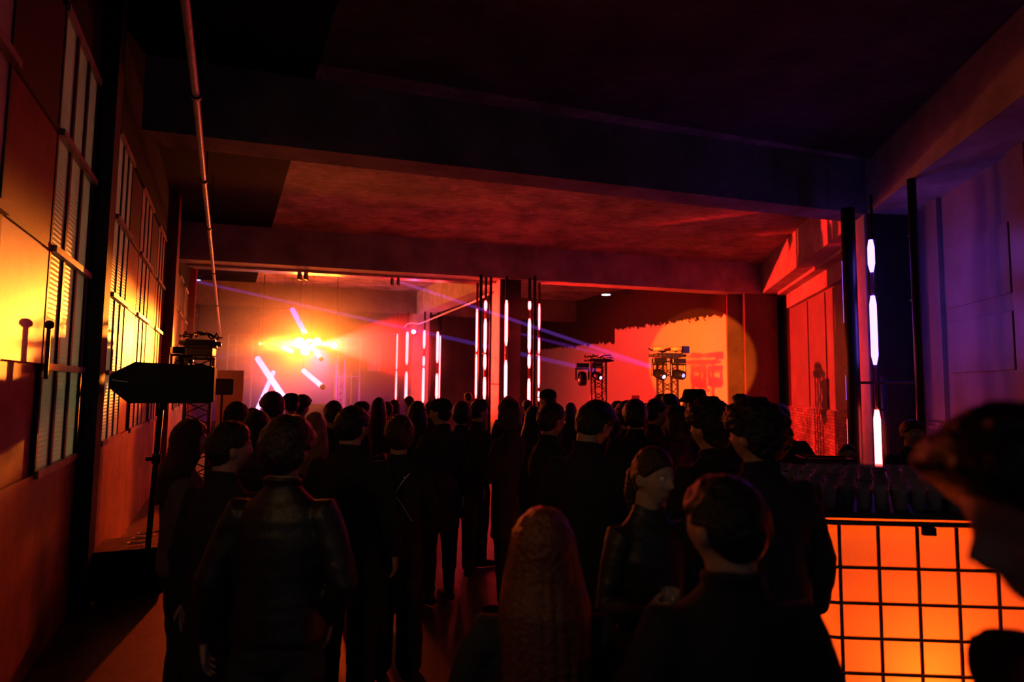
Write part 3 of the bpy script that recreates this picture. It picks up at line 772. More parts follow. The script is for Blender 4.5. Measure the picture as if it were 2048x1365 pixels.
# ------------------------------------------------------------------ bar built on a lit tank
tank_m = bpy.data.materials.new('tank_plastic'); tank_m.use_nodes = True
nt = tank_m.node_tree; nt.nodes.remove(nt.nodes['Principled BSDF'])
tl = nt.nodes.new('ShaderNodeBsdfTranslucent'); tl.inputs[0].default_value = (.75, .72, .68, 1)
df = nt.nodes.new('ShaderNodeBsdfDiffuse'); df.inputs[0].default_value = (.75, .72, .68, 1)
mx = nt.nodes.new('ShaderNodeMixShader'); mx.inputs[0].default_value = .45
nt.links.new(tl.outputs[0], mx.inputs[1]); nt.links.new(df.outputs[0], mx.inputs[2]); nt.links.new(mx.outputs[0], nt.nodes['Material Output'].inputs[0])
TX, TY, TRZ = 1.515, 3.03, R(-3.4)
def tank_unit(loc, rz, label, W=1.16, D=.98, H=1.2):
    t = tag(empty('lit_tank', loc, rz), label, 'tank container', 'glowing caged tanks that carry the bar')
    # pallet
    q = bmesh.new(); box(q, (0, 0, .09), (W, D, .13))
    for x in (.02, W/2 - .05, W - .12):
        for y in (.02, D/2 - .05, D - .12): box(q, (x, y, 0), (x + .1, y + .1, .09))
    obj('pallet', q, M['black_metal'], t)
    q = bmesh.new()
    def ring(z, i, rc=.1):
        pts = []
        for (cx, cy, a0) in ((W - rc - i, rc + i, -90), (W - rc - i, D - rc - i, 0), (rc + i, D - rc - i, 90), (rc + i, rc + i, 180)):
            for k in range(6):
                an = R(a0 + k * 18); pts.append((cx + rc * math.cos(an), cy + rc * math.sin(an), z))
        return [q.verts.new(p) for p in pts]
    rs = [ring(.135, .08), ring(.16, .045)]
    zs = [.2 + k * .06 for k in range(15)]
    for k, z in enumerate(zs): rs.append(ring(z, .035 + (.006 if k % 3 == 0 else 0)))
    rs += [ring(H - .10, .045), ring(H - .075, .06), ring(H - .055, .14)]
    for i in range(len(rs) - 1):
        n = len(rs[i])
        for k in range(n): q.faces.new((rs[i][k], rs[i][(k+1) % n], rs[i+1][(k+1) % n], rs[i+1][k]))
    q.faces.new(rs[0][::-1]); q.faces.new(rs[-1])
    obj('tank', q, tank_m, t, True)
    # cage: horizontal hoops with rounded corners, vertical bars
    rc = .09
    def hoop(z):
        pts = []
        for (cx, cy, a0) in ((W - rc, rc, -90), (W - rc, D - rc, 0), (rc, D - rc, 90), (rc, rc, 180)):
            for k in range(5):
                an = R(a0 + k * 22.5); pts.append((cx + rc * math.cos(an), cy + rc * math.sin(an), z))
        pts.append(pts[0]); return pts
    zh = [H, H - .215, H - .385, H - .55, H - .715, H - .88, .17]
    for z in zh: obj('cage_hoop', T(hoop(z), .0085 if z < H else .013, 8), M['cage'], t, True)
    nb = 6; xs = [.115 + k * (W - .23) / (nb - 1) for k in range(nb)]
    for x in xs:
        for y, s in ((0, 1), (D, -1)): obj('cage_bar', T([(x, y + .012 * s, .13), (x, y + .012 * s, H)], .0085, 8), M['cage'], t, True)
    for y in [.1 + k * (D - .2) / 4 for k in range(5)]:
        for x, s in ((0, 1), (W, -1)): obj('cage_bar', T([(x + .012 * s, y, .13), (x + .012 * s, y, H)], .0085, 8), M['cage'], t, True)
    obj('label_clip', B((.50, -.02, H - .05), (.56, .0, H - .012)), M['black_metal'], t)
    return t
tank = tank_unit((TX, TY, 0), TRZ, 'glowing orange tank in a black cage at the front corner of the bar')
mT = Matrix.Translation((TX, TY, 0)) @ Matrix.Rotation(TRZ, 4, 'Z')
lamp('tank_lamp_low', 'POINT', mT @ Vector((.52, .28, .42)), 11, (1, .13, .006), radius=.09)
lamp('tank_lamp_core', 'POINT', mT @ Vector((.60, .50, .62)), 34, (1, .055, .0015), radius=.12)
tank2 = tank_unit((TX + 1.24, TY - .08, 0), TRZ, 'second glowing orange tank at the right edge of the bar')
mT2 = Matrix.Translation((TX + 1.24, TY - .08, 0)) @ Matrix.Rotation(TRZ, 4, 'Z')
lamp('tank_lamp_second', 'POINT', mT2 @ Vector((.58, .45, .6)), 22, (1, .055, .0015), radius=.12)
# bar top
bt = obj('bar_counter', B((.03, .03, 1.214), (2.4, 1.62, 1.244)), M['black_metal'], mw=mT, bevel=.008)
tag(bt, 'dark bar top crowded with clear cups above the lit tanks', 'bar top')
bs = obj('bar_support', B((.1, 1.2, 0), (2.3, 1.55, 1.214)), M['black_and_shade'], mw=mT); tag(bs, 'dark cupboard holding up the back of the bar top', 'bar support')
clear = mat('clear_plastic', (1, 1, 1), .08, .5)
pn = clear.node_tree.nodes['Principled BSDF']; pn.inputs['Alpha'].default_value = .38; pn.inputs['Coat Weight'].default_value = 1; pn.inputs['Coat Roughness'].default_value = .03
pn.inputs['Specular IOR Level'].default_value = 1.0; pn.inputs['Base Color'].default_value = (.4, .36, .42, 1)
q = bmesh.new(); n = 12; prof = [(.028, 0), (.038, .105), (.040, .108), (.036, .104), (.026, .004)]
rr = [[q.verts.new((r_ * math.cos(2*math.pi*k/n), r_ * math.sin(2*math.pi*k/n), z)) for k in range(n)] for r_, z in prof]
for i in range(len(rr) - 1):
    for k in range(n): q.faces.new((rr[i][k], rr[i][(k+1) % n], rr[i+1][(k+1) % n], rr[i+1][k]))
q.faces.new(rr[0][::-1]); q.faces.new(rr[-1])
cup0 = obj('plastic_cup', q, clear, smooth=True)
cup0['label'] = 'clear plastic cup in the packed rows on the bar top'; cup0['category'] = 'cup'; cup0['group'] = 'clear cups packed on the bar top'
rnd = random.Random(5); first = True
for j in range(13):
    for i in range(18):
        x = .12 + i * .088 + (j % 2) * .044 + rnd.uniform(-.006, .006); y = .12 + j * .085 + rnd.uniform(-.006, .006)
        if rnd.random() < .1: continue
        p = mT @ Vector((x, y, 1.245))
        c = cup0 if first else cup0.copy()
        if not first: col.objects.link(c)
        first = False
        c.location = p; c.rotation_euler = (0, 0, rnd.random() * 6)
# raised crate of cups at the left end of the bar
cr = at(1650, 930, 4.3)
t = tag(empty('cup_crate', (cr.x, cr.y, 1.244), R(-10)), 'tinted plastic crate of cups at the left end of the bar', 'crate')
M['tinted'] = mat('tinted_crate', (.10, .03, .06), .12, .8, coat=1)
q = bmesh.new(); box(q, (-.16, -.1, 0), (.16, .1, .01)); box(q, (-.16, -.1, 0), (.16, -.09, .13)); box(q, (-.16, .09, 0), (.16, .1, .13)); box(q, (-.16, -.1, 0), (-.15, .1, .13)); box(q, (.15, -.1, 0), (.16, .1, .13))
obj('shell', q, M['tinted'], t)
obj('rim', T([(-.165, -.105, .13), (.165, -.105, .13), (.165, .105, .13), (-.165, .105, .13), (-.165, -.105, .13)], .007, 6), M['black_gloss'], t)

# ------------------------------------------------------------------ people
M['skin'] = mat('skin', (.42, .26, .19), .55, .4, noise_amt=.12, nscale=9)
M['skin_tan'] = mat('skin_tan', (.32, .19, .13), .55, .4, noise_amt=.12, nscale=9)
M['hair_dark'] = mat('hair_dark', (.012, .009, .008), .42, .4, bump=.6, bscale=70)
M['hair_brown'] = mat('hair_brown', (.035, .018, .01), .42, .4, bump=.6, bscale=70)
M['hair_blonde'] = mat('hair_blonde', (.30, .19, .09), .4, .4, bump=.7, bscale=60, noise_amt=.5, nscale=14)
M['hair_red'] = mat('hair_red', (.10, .03, .012), .4, .4, bump=.6, bscale=60)
M['black_cloth'] = mat('black_cloth', (.022, .022, .026), .85, .25, bump=.35, bscale=16)
M['dark_cloth'] = mat('dark_cloth', (.035, .03, .034), .85, .25, bump=.35, bscale=16)
M['grey_cloth'] = mat('grey_cloth', (.05, .048, .05), .85, .25, bump=.35, bscale=16)
M['leather'] = mat('leather', (.012, .012, .012), .5, .5, bump=.6, bscale=11)
M['denim'] = mat('denim_jacket', (.13, .14, .15), .8, .3, bump=.5, bscale=13, noise_amt=.3, nscale=12)
M['jeans'] = mat('jeans', (.035, .038, .045), .8, .3, bump=.5, bscale=11, noise_amt=.35, nscale=8)
M['wine_cloth'] = mat('wine_cloth', (.05, .012, .03), .8, .3, bump=.35, bscale=14)
M['shoe'] = mat('shoe_leather', (.012, .012, .012), .5, .4)
M['white_cloth'] = mat('white_cloth', (.5, .48, .45), .8, .3)
M['eye'] = mat('eye_white', (.6, .58, .55), .2, .6)
M['gold'] = mat('ring_gold', (.9, .6, .3), .15, .5, metal=1)
M['lips'] = mat('lips', (.22, .05, .05), .4, .4)

_tmp = bpy.data.objects.new('tmp', bpy.data.meshes.new('tmp')); col.objects.link(_tmp)
def remesh(bm, vox, smooth_it=3, fn=None):
    """fuse closed overlapping shapes into one continuous surface"""
    bmesh.ops.recalc_face_normals(bm, faces=bm.faces)
    me = bpy.data.meshes.new('m'); bm.to_mesh(me); bm.free()
    o = _tmp; old = o.data; o.data = me; bpy.data.meshes.remove(old)
    o.modifiers.clear()
    m = o.modifiers.new('r', 'REMESH'); m.mode = 'VOXEL'; m.voxel_size = vox
    s = o.modifiers.new('s', 'SMOOTH'); s.factor = .5; s.iterations = smooth_it
    dg = bpy.context.evaluated_depsgraph_get(); dg.update()
    out = bpy.data.meshes.new_from_object(o.evaluated_get(dg))
    for p in out.polygons: p.use_smooth = True
    return out

HC = Vector((0, .012, 1.632))     # head centre of the 1.75 m figure
def g(a, s): return math.exp(-a * a / (2 * s * s))
def head_pt(u):
    """u unit direction (x right, y face, z up) -> point on the head"""
    x, y, z = u
    rx, ry, rz = .076, .096, .112
    if z < 0:
        k = min(1, -z); rx *= 1 - .30 * k ** 1.3; ry *= (1 - .05 * k) if y > 0 else (1 - .35 * k)
    p = Vector((x * rx, y * ry, z * rz))
    if y > 0:
        px, pz = p.x, p.z
        p.y += .006 * g(pz - .028, .012) * g(px, .04)                      # brow
        p.y -= .012 * (g(px - .031, .014) + g(px + .031, .014)) * g(pz - .008, .012)
        p.y += .024 * g(px, .0085) * g(pz + .022, .013) + .012 * g(px, .007) * g(pz - .0, .018)
        p.y -= .004 * g(px, .02) * g(pz + .044, .006)
        p.y += .007 * g(px, .018) * (g(pz + .056, .0045) + g(pz + .067, .005))
        p.y += .010 * g(px, .022) * g(pz + .096, .012)
        p.y += .004 * (g(px - .045, .015) + g(px + .045, .015)) * g(pz + .022, .018)
    return p
def head_bm(bm, M4):
    n, m_ = 44, 34; rows = []
    for j in range(1, m_):
        th = math.pi * j / m_; r = []
        for k in range(n):
            ph = 2 * math.pi * k / n
            r.append(bm.verts.new(M4 @ head_pt((math.sin(th) * math.sin(ph), math.sin(th) * math.cos(ph), math.cos(th)))))
        rows.append(r)
    for i in range(len(rows) - 1):
        for k in range(n): bm.faces.new((rows[i][k], rows[i][(k+1) % n], rows[i+1][(k+1) % n], rows[i+1][k]))
    bm.faces.new(rows[0][::-1]); bm.faces.new(rows[-1])
    for s in (-1, 1):
        mm = M4 @ Matrix.Translation((s * .078, -.008, -.008)) @ Matrix.Rotation(s * .35, 4, 'Z') @ Matrix.Diagonal((.35, .75, 1.15, 1))
        bmesh.ops.create_uvsphere(bm, u_segments=14, v_segments=10, radius=.028, matrix=mm)
def head_matrix(hy, hp, roll_=0):
    piv = Vector((0, -.01, 1.53))
    return Matrix.Translation(piv) @ Matrix.Rotation(R(hy), 4, 'Z') @ Matrix.Rotation(R(hp), 4, 'X') @ Matrix.Rotation(R(roll_), 4, 'Y') @ Matrix.Translation(-piv) @ Matrix.Translation(HC)

def hand(bm, wr, d, nrm, curl=.35, thumb=1, grip=False):
    """wr wrist, d direction of the fingers, nrm back-of-hand normal, thumb=+-1 side"""
    d = d.normalized(); nrm = (nrm - d * nrm.dot(d)).normalized(); s = d.cross(nrm) * thumb
    rings = []
    for k, (t, wx, th) in enumerate(((-.015, .024, .018), (.01, .028, .016), (.04, .038, .015), (.07, .041, .014), (.088, .039, .012))):
        c = wr + d * t; r = []
        for q in range(12):
            a = 2 * math.pi * q / 12
            r.append(bm.verts.new(c + s * math.cos(a) * wx + nrm * math.sin(a) * th))
        rings.append(r)
    for i in range(len(rings) - 1):
        for k in range(12): bm.faces.new((rings[i][k], rings[i][(k+1) % 12], rings[i+1][(k+1) % 12], rings[i+1][k]))
    bm.faces.new(rings[0][::-1]); bm.faces.new(rings[-1])
    for i, (off, L) in enumerate(((.032, .068), (.011, .078), (-.011, .073), (-.031, .058))):
        p = wr + d * (.083 - abs(off) * .12) + s * off; dd = (d + s * off * 3.2).normalized(); pts = [p]
        cu = curl * (1 + .12 * i)
        for seg, f in enumerate((.45, .32, .25)):
            ax = dd.cross(nrm).normalized()
            dd = (Matrix.Rotation(-cu * (1 if seg else .8), 3, ax) @ dd).normalized()
            p = p + dd * L * f; pts.append(p)
        cap_tube(bm, pts, [.0092, .0088, .0078, .0062], 10)
    b = wr + d * .025 + s * .03; td = (d * .62 + s * .75 - nrm * (.45 if grip else .1)).normalized()
    t2 = (td * .8 + d * .5 - nrm * (.5 if grip else .15)).normalized()
    cap_tube(bm, [wr + d * .012 + s * .018, b, b + td * .03, b + td * .03 + t2 * .028], [.014, .0125, .0105, .0082], 10)

SH = Vector((.175, 0, 1.425))
def arm_pose(kind, side):
    """shoulder, elbow, wrist, finger direction, back-of-hand normal for side -1 left / +1 right"""
    s = side
    S = Vector((s * .160, -.008, 1.385))
    P = {
        'down': ((.235, -.03, 1.13), (.255, .03, .89), (.06, .12, -1), (1, .1, 0)),
        'slack': ((.25, -.05, 1.13), (.29, .02, .885), (.05, .2, -1), (1, -.3, 0)),
        'drink': ((.235, .01, 1.13), (.17, .22, 1.17), (-.7, .65, .1), (.5, .6, .1)),
        'chest': ((.25, .04, 1.13), (.09, .21, 1.16), (-1, .3, .05), (0, 1, .1)),
        'phone': ((.22, .08, 1.15), (.12, .30, 1.27), (-.3, .3, .9), (0, 1, 0)),
        'pocket': ((.26, -.05, 1.13), (.19, .05, .95), (-.2, .2, -1), (1, .2, 0)),
        'bar': ((.27, .1, 1.14), (.20, .33, 1.08), (-.1, 1, -.1), (0, 0, 1)),
    }[kind]
    f = lambda v: Vector((s * v[0], v[1], v[2]))
    return S, f(P[0]), f(P[1]), f(P[2]), f(P[3])

_cache = {}
def body_mesh(arms, hy, hp, near, lean):
    key = ('b', arms, hy, hp, near, lean)
    if key in _cache: return _cache[key]
    bm = bmesh.new()
    head_bm(bm, head_matrix(hy, hp))
    cap_tube(bm, [(0, -.018, 1.40), (0, -.012, 1.50), (0, .0, 1.56)], [.064, .057, .058], 16)
    loft(bm, [(0, 0, .86, .13, .09), (0, -.005, .92, .155, .105), (0, 0, 1.0, .145, .1), (0, .005, 1.08, .13, .09), (0, .005, 1.2, .145, .098),
              (0, 0, 1.30, .145, .092), (0, -.005, 1.37, .125, .08), (0, -.01, 1.42, .095, .064), (0, -.012, 1.46, .075, .058), (0, -.012, 1.49, .06, .055)], 28)
    for s in (-1, 1):
        S, E, Wr, D, N = arm_pose(arms[0 if s < 0 else 1], s)
        cap_tube(bm, [Vector((s * .09, -.008, 1.355)), S, S.lerp(E, .35), E, E.lerp(Wr, .35), Wr], [.042, .046, .042, .036, .036, .024], 14)
        hand(bm, Wr, D, N, .5 if arms[0 if s < 0 else 1] in ('drink', 'chest') else .28, -1, arms[0 if s < 0 else 1] == 'drink')
        cap_tube(bm, [(s * .07, 0, .93), (s * .088, .005, .80), (s * .092, .012, .5), (s * .095, -.008, .36), (s * .097, -.015, .10)], [.082, .082, .052, .052, .034], 16)
        cap_tube(bm, [(s * .097, -.035, .045), (s * .105, .05, .038), (s * .115, .14, .026)], [.036, .036, .024], 12, (Vector((0, 0, 1)), .8))
    me = remesh(bm, .0055 if near == 2 else (.009 if near else .014), 2)
    bend(me, lean); _cache[key] = me; return me
def bend(me, lean):
    if lean:
        for v in me.vertices:
            if v.co.z > .9:
                k = (v.co.z - .9); v.co.y += lean * k; v.co.z -= abs(lean) * k * .22
def top_mesh(kind, arms, near, lean):
    key = ('t', kind, arms, near, lean)
    if key in _cache: return _cache[key]
    bm = bmesh.new()
    e = {'jacket': .028, 'shirt': .014, 'puffer': .045, 'coat': .03}[kind]
    z0 = {'jacket': .90, 'shirt': .93, 'puffer': .88, 'coat': .62}[kind]
    rings = [(0, 0, z0, .158 + e, .108 + e), (0, 0, z0 + .02, .16 + e, .112 + e), (0, 0, 1.0, .152 + e, .108 + e), (0, .003, 1.1, .148 + e, .105 + e), (0, .003, 1.22, .158 + e, .108 + e),
             (0, 0, 1.31, .165 + e * .8, .11 + e * .8), (0, -.005, 1.38, .155 + e * .5, .10 + e * .6), (0, -.012, 1.425, .128 + e * .4, .085 + e * .4), (0, -.015, 1.46, .095 + e * .2, .075), (0, -.015, 1.49, .074, .066), (0, -.015, 1.52, .066, .062)]
    loft(bm, rings, 28)
    if kind in ('jacket', 'puffer', 'coat'):   # collar
        tube(bm, [(.062 * math.cos(a), -.014 + .062 * math.sin(a), 1.517 + .012 * -math.sin(a)) for a in [2 * math.pi * k / 20 for k in range(21)]], .016, 8)
    for s in (-1, 1):
        S, E, Wr, D, N = arm_pose(arms[0 if s < 0 else 1], s)
        ee = e * .55
        wr2 = E.lerp(Wr, .93)
        P = [Vector((s * .09, -.005, 1.375)), S + Vector((0, 0, -.002)), S.lerp(E, .3), S.lerp(E, .6), E, E.lerp(Wr, .3), E.lerp(Wr, .65), wr2]
        Q = [.06, .062 + ee, .052 + ee, .047 + ee, .044 + ee, .042 + ee, .037 + ee, .032 + ee]
        # folds
        cap_tube(bm, P[:7] + [wr2 - (wr2 - P[6]) * .2], Q, 14)
    me = remesh(bm, .0075 if near == 2 else (.011 if near else .016), 2)
    N_ = [v.normal.copy() for v in me.vertices]
    for v, vn in zip(me.vertices, N_):
        n = noise.noise(Vector((v.co.x * 9, v.co.y * 9, v.co.z * 5))) * .008 + noise.noise(Vector((v.co.x * 5 + 7, v.co.y * 5, v.co.z * 22))) * .004
        v.co += vn * n
    bend(me, lean); _cache[key] = me; return me
def leg_mesh(kind, near):
    key = ('l', kind, near)
    if key in _cache: return _cache[key]
    bm = bmesh.new()
    loft(bm, [(0, 0, .80, .15, .10), (0, 0, .86, .165, .118), (0, 0, .95, .168, .12), (0, 0, 1.03, .155, .112)], 28)
    w_ = {'slim': 0, 'loose': .018, 'wide': .03}[kind]
    for s in (-1, 1):
        cap_tube(bm, [(s * .08, 0, .88), (s * .092, .003, .78), (s * .096, .01, .5), (s * .1, -.006, .33), (s * .102, -.012, .12)], [.09, .094, .064 + w_, .060 + w_, .048 + w_ * 1.4], 16)
    me = remesh(bm, .009 if near else .016, 2)
    N_ = [v.normal.copy() for v in me.vertices]
    for v, vn in zip(me.vertices, N_):
        n = noise.noise(Vector((v.co.x * 7, v.co.y * 7, v.co.z * 16))) * .007
        v.co += vn * n
    _cache[key] = me; return me
def shoe_mesh():
    if 's' in _cache: return _cache['s']
    bm = bmesh.new()
    cap_tube(bm, [(0, -.045, .05), (0, .05, .045), (0, .15, .032)], [.044, .045, .034], 14, (Vector((0, 0, 1)), .85))
    cap_tube(bm, [(0, -.02, .06), (0, -.02, .12)], [.042, .043], 12)
    me = remesh(bm, .009, 1)
    for v in me.vertices: v.co.z = max(0.0, v.co.z)
    _cache['s'] = me; return me
def hair_mesh(kind, hy, hp, near, lean):
    key = ('h', kind, hy, hp, near, lean)
    if key in _cache: return _cache[key]
    bm = bmesh.new(); H = head_matrix(hy, hp)
    n, m_ = 40, 30; rows = []
    thick = {'short': .016, 'crop': .008, 'full': .032, 'curly': .045, 'long': .02, 'straight': .02, 'bob': .024, 'tied': .012, 'bun': .012, 'cap': .010, 'bucket': .012, 'quiff': .022, 'beanie': .018, 'shag': .036}[kind]
    for j in range(1, m_):
        th = math.pi * j / m_; r = []
        for k in range(n):
            ph = 2 * math.pi * k / n
            u = Vector((math.sin(th) * math.sin(ph), math.sin(th) * math.cos(ph), math.cos(th)))
            p = head_pt(u)
            # hairline: covers the skull above a line that drops from the forehead to the nape
            line = .60 * max(0, u.y) ** .7 - .86 * max(0, -u.y) - .22 * (1 - abs(u.y)) if kind not in ('long', 'straight', 'bob') else .60 * max(0, u.y) ** .7 - .9 * max(0, -u.y) - .35 * (1 - abs(u.y))
            if kind == 'beanie': line += .05
            c = max(0, min(1, (u.z - line) * 7 + .5))
            if abs(u.x) > .82 and u.z < .1 and u.y > -.22 and kind not in ('long', 'straight', 'bob'): c *= .2
            t_ = thick * (1 + .35 * max(0, u.z))
            if kind == 'quiff': t_ *= 1 + .9 * max(0, u.y) * max(0, u.z)
            q = u.x, u.y, u.z
            rough = noise.noise(Vector(q) * (9 if kind == 'curly' else 5) + Vector((3, 1, 7))) * (.024 if kind in ('curly',) else .008)
            if kind in ('short', 'full', 'quiff'): rough += noise.noise(Vector((u.x * 16, u.y * 16, u.z * 6))) * .007
            if kind == 'beanie': rough = 0
            if kind == 'shag': rough = abs(rough) * 2.2
            base = -.012 + (t_ + .012 + rough) * c
            r.append(bm.verts.new(H @ (p + Vector(u) * base)))
        rows.append(r)
    for i in range(len(rows) - 1):
        for k in range(n): bm.faces.new((rows[i][k], rows[i][(k+1) % n], rows[i+1][(k+1) % n], rows[i+1][k]))
    bm.faces.new(rows[0][::-1]); bm.faces.new(rows[-1])
    if kind in ('long', 'straight', 'bob'):
        zb = {'long': 1.20, 'straight': 1.30, 'bob': 1.47}[kind]
        rnd = random.Random(11)
        for k in range(15):
            a = R(-205 + 230 * k / 14) if kind != 'bob' else R(-205 + 230 * k / 14)
            dx, dy = math.cos(a), math.sin(a)
            st = H @ Vector((dx * .074, dy * .086, .02)); md = H @ Vector((dx * .088, dy * .096, -.075))
            e1 = Vector((dx * .105, -.03 + dy * .095, 1.47)) if kind != 'bob' else H @ Vector((dx * .085, dy * .09, -.11))
            e2 = Vector((dx * .125, -.045 + dy * .11, zb + rnd.uniform(-.03, .03)))
            pts = [st, md, e1, e2] if kind != 'bob' else [st, md, e1]
            cap_tube(bm, pts, [.026, .030, .030, .014][:len(pts)], 8)
    if kind == 'tied':
        ball(bm, H @ Vector((0, -.115, -.01)), .034); cap_tube(bm, [H @ Vector((0, -.12, -.02)), H @ Vector((0, -.13, -.09)), H @ Vector((0, -.115, -.17))], [.03, .03, .012], 10)
    if kind == 'bun': ball(bm, H @ Vector((0, -.07, .115)), .042)
    me = remesh(bm, .006 if near else .011, 1)
    bend(me, lean); _cache[key] = me; return me
def hat_mesh(kind, hy, hp, lean):
    key = ('hat', kind, hy, hp, lean)
    if key in _cache: return _cache[key]
    bm = bmesh.new(); H = head_matrix(hy, hp)
    if kind == 'cap':
        tmp = bmesh.new(); loft(tmp, [(0, -.004, .035, .088, .107), (0, -.004, .06, .089, .107), (0, -.006, .09, .082, .098), (0, -.01, .115, .06, .072), (0, -.01, .128, .03, .036), (0, -.01, .131, .008, .008)], 24)
        prof = [(-.07, .075), (-.055, .125), (-.025, .158), (.025, .158), (.055, .125), (.07, .075)]
        lo = [tmp.verts.new((x, y, .038 - (y - .075) * .15 - abs(x) * .12)) for x, y in prof]; hi = [tmp.verts.new((x, y, .046 - (y - .075) * .15 - abs(x) * .12)) for x, y in prof]
        tmp.faces.new(lo); tmp.faces.new(hi[::-1])
        for i in range(6): tmp.faces.new((lo[i], lo[(i+1) % 6], hi[(i+1) % 6], hi[i]))
    elif kind == 'bucket':
        tmp = bmesh.new(); loft(tmp, [(0, 0, .015, .145, .16), (0, 0, .022, .146, .162), (0, 0, .06, .096, .113), (0, 0, .12, .082, .098), (0, 0, .135, .07, .085), (0, 0, .137, .01, .01)], 26)
    elif kind == 'beanie':
        tmp = bmesh.new(); loft(tmp, [(0, -.004, .02, .092, .110), (0, -.004, .05, .096, .114), (0, -.005, .06, .09, .108), (0, -.01, .10, .084, .10), (0, -.014, .135, .058, .07), (0, -.016, .152, .02, .025)], 26)
    for v in tmp.verts: v.co = H @ v.co
    bmesh.ops.recalc_face_normals(tmp, faces=tmp.faces)
    me = bpy.data.meshes.new('hat'); tmp.to_mesh(me); tmp.free()
    for p in me.polygons: p.use_smooth = True
    bend(me, lean); _cache[key] = me; return me

def part(name, me, m, parent, loc=(0, 0, 0)):
    if not me.materials: me.materials.append(None)
    o = bpy.data.objects.new(name, me); col.objects.link(o)
    o.parent = parent; o.location = loc
    o.material_slots[0].link = 'OBJECT'; o.material_slots[0].material = m
    return o
def person(px, py, Z, yaw, label, hair='short', hc='hair_dark', top='jacket', tc='black_cloth', legs='slim', lc='black_cloth', arms=('down', 'down'),
           hy=0, hp=0, near=0, lean=0, hat=None, hatc='black_cloth', skin='skin', wx=1.0, Hfix=None, group=None):
    p = at(px, py, Z)
    Htop = {'curly': 1.80, 'full': 1.79, 'quiff': 1.79, 'short': 1.77}.get(hair, 1.77)
    if hat: Htop = 1.79 if hat == 'beanie' else 1.775
    if lean: Htop -= abs(lean) * .19
    s = Hfix or p.z / Htop
    body = part('person', body_mesh(arms, hy, hp, near, lean), M[skin], None, (p.x, p.y, 0))
    body.rotation_euler = (0, 0, R(yaw)); body.scale = (s * wx, s * wx, s)
    tag(body, label, 'person', group or 'people in the crowd')
    part(top if top != 'puffer' else 'puffer_jacket', top_mesh(top, arms, near, lean), M[tc], body)
    part('trousers', leg_mesh(legs, near), M[lc], body)
    for sx in (-1, 1): 
        o = part('shoe', shoe_mesh(), M['shoe'], body, (sx * .102, .0, 0)); o.rotation_euler = (0, 0, -sx * .12)
    part('hair', hair_mesh(hair, hy, hp, near, lean), M[hc], body)
    if hat: part({'cap': 'cap', 'bucket': 'bucket_hat', 'beanie': 'beanie'}[hat], hat_mesh(hat, hy, hp, lean), M[hatc], body)
    if near and not lean:
        H = head_matrix(hy, hp)
        for sx in (-1, 1):
            q = bmesh.new(); ball(q, (0, 0, 0), .0125, seg=14)
            me = bpy.data.meshes.new('eye'); q.to_mesh(me); q.free()
            for f in me.polygons: f.use_smooth = True
            part('eye', me, M['eye'], body, H @ Vector((sx * .0305, .0745, .008)) + (Vector((0, lean * .73, -abs(lean) * .16)) if lean else Vector()))
    return body

# --- nearest row, read left to right
person(377, 838, 3.35, -62, 'person in pale denim jacket with long dark hair, nearest the window wall', 'straight', 'hair_brown', 'jacket', 'denim', 'slim', 'dark_cloth', ('down', 'drink'), near=1, wx=.93)
person(456, 840, 2.75, -22, 'person with short hair facing right beside the denim jacket wearer', 'short', 'hair_dark', 'jacket', 'black_cloth', 'loose', 'dark_cloth', ('down', 'chest'), hy=-25, near=1, wx=.98)
man = person(573, 827, 2.42, 2, 'person in black leather jacket and faded jeans seen from behind, hand hanging', 'full', 'hair_dark', 'jacket', 'leather', 'loose', 'jeans', ('slack', 'pocket'), hy=-14, near=2, wx=1.03)
q = bmesh.new(); tube(q, [(.16 * math.cos(a), .118 * math.sin(a), 0) for a in [2 * math.pi * k / 24 for k in range(25)]], .012, 8, (Vector((1, 0, 0)), 1))
person(630, 824, 4.5, 5, 'person with long blonde hair behind the leather jacket wearer', 'straight', 'hair_blonde', 'shirt', 'black_cloth', 'slim', 'black_cloth', ('drink', 'down'), near=1, wx=.9)
person(703, 810, 3.6, -10, 'tall dark-dressed person with pale collar edge right of the blonde', 'short', 'hair_dark', 'jacket', 'black_cloth', 'loose', 'black_cloth', ('chest', 'down'), hy=-10, near=1, wx=1.12)
strap = person(800, 829, 3.95, 0, 'person in black with crossed straps on the back and flared trousers', 'full', 'hair_brown', 'shirt', 'black_cloth', 'wide', 'black_cloth', ('chest', 'drink'), hy=12, near=1)
q = bmesh.new()
tube(q, [(-.10, -.135, 1.40), (-.05, -.14, 1.34), (0, -.137, 1.26), (.06, -.135, 1.18), (.12, -.12, 1.08)], .004, 6)
tube(q, [(.10, -.135, 1.40), (.05, -.14, 1.34), (0, -.137, 1.26), (-.06, -.135, 1.18), (-.12, -.12, 1.08)], .004, 6)
for (x, z, y) in ((-.07, 1.37, -.142), (0, 1.26, -.142), (.07, 1.37, -.142), (-.06, 1.18, -.138), (.06, 1.18, -.138)): ball(q, (x, y, z), .009, seg=8)
obj('strap', q, M['white_plastic'], strap, True)
person(884, 794, 5.3, 40, 'person in a peaked cap with a light coat edge, facing the stage', 'cap', 'hair_dark', 'coat', 'dark_cloth', 'slim', 'black_cloth', ('drink', 'down'), hy=25, near=1, hat='cap')
person(835, 803, 5.7, 8, 'person with dark bob hair just left of the peaked cap', 'bob', 'hair_dark', 'jacket', 'black_cloth', 'slim', 'black_cloth', ('chest', 'down'), wx=.92)
person(924, 801, 6.0, 0, 'person with rounded short hair right of the peaked cap', 'full', 'hair_dark', 'jacket', 'black_cloth', 'loose', 'dark_cloth', ('down', 'down'), wx=.95)
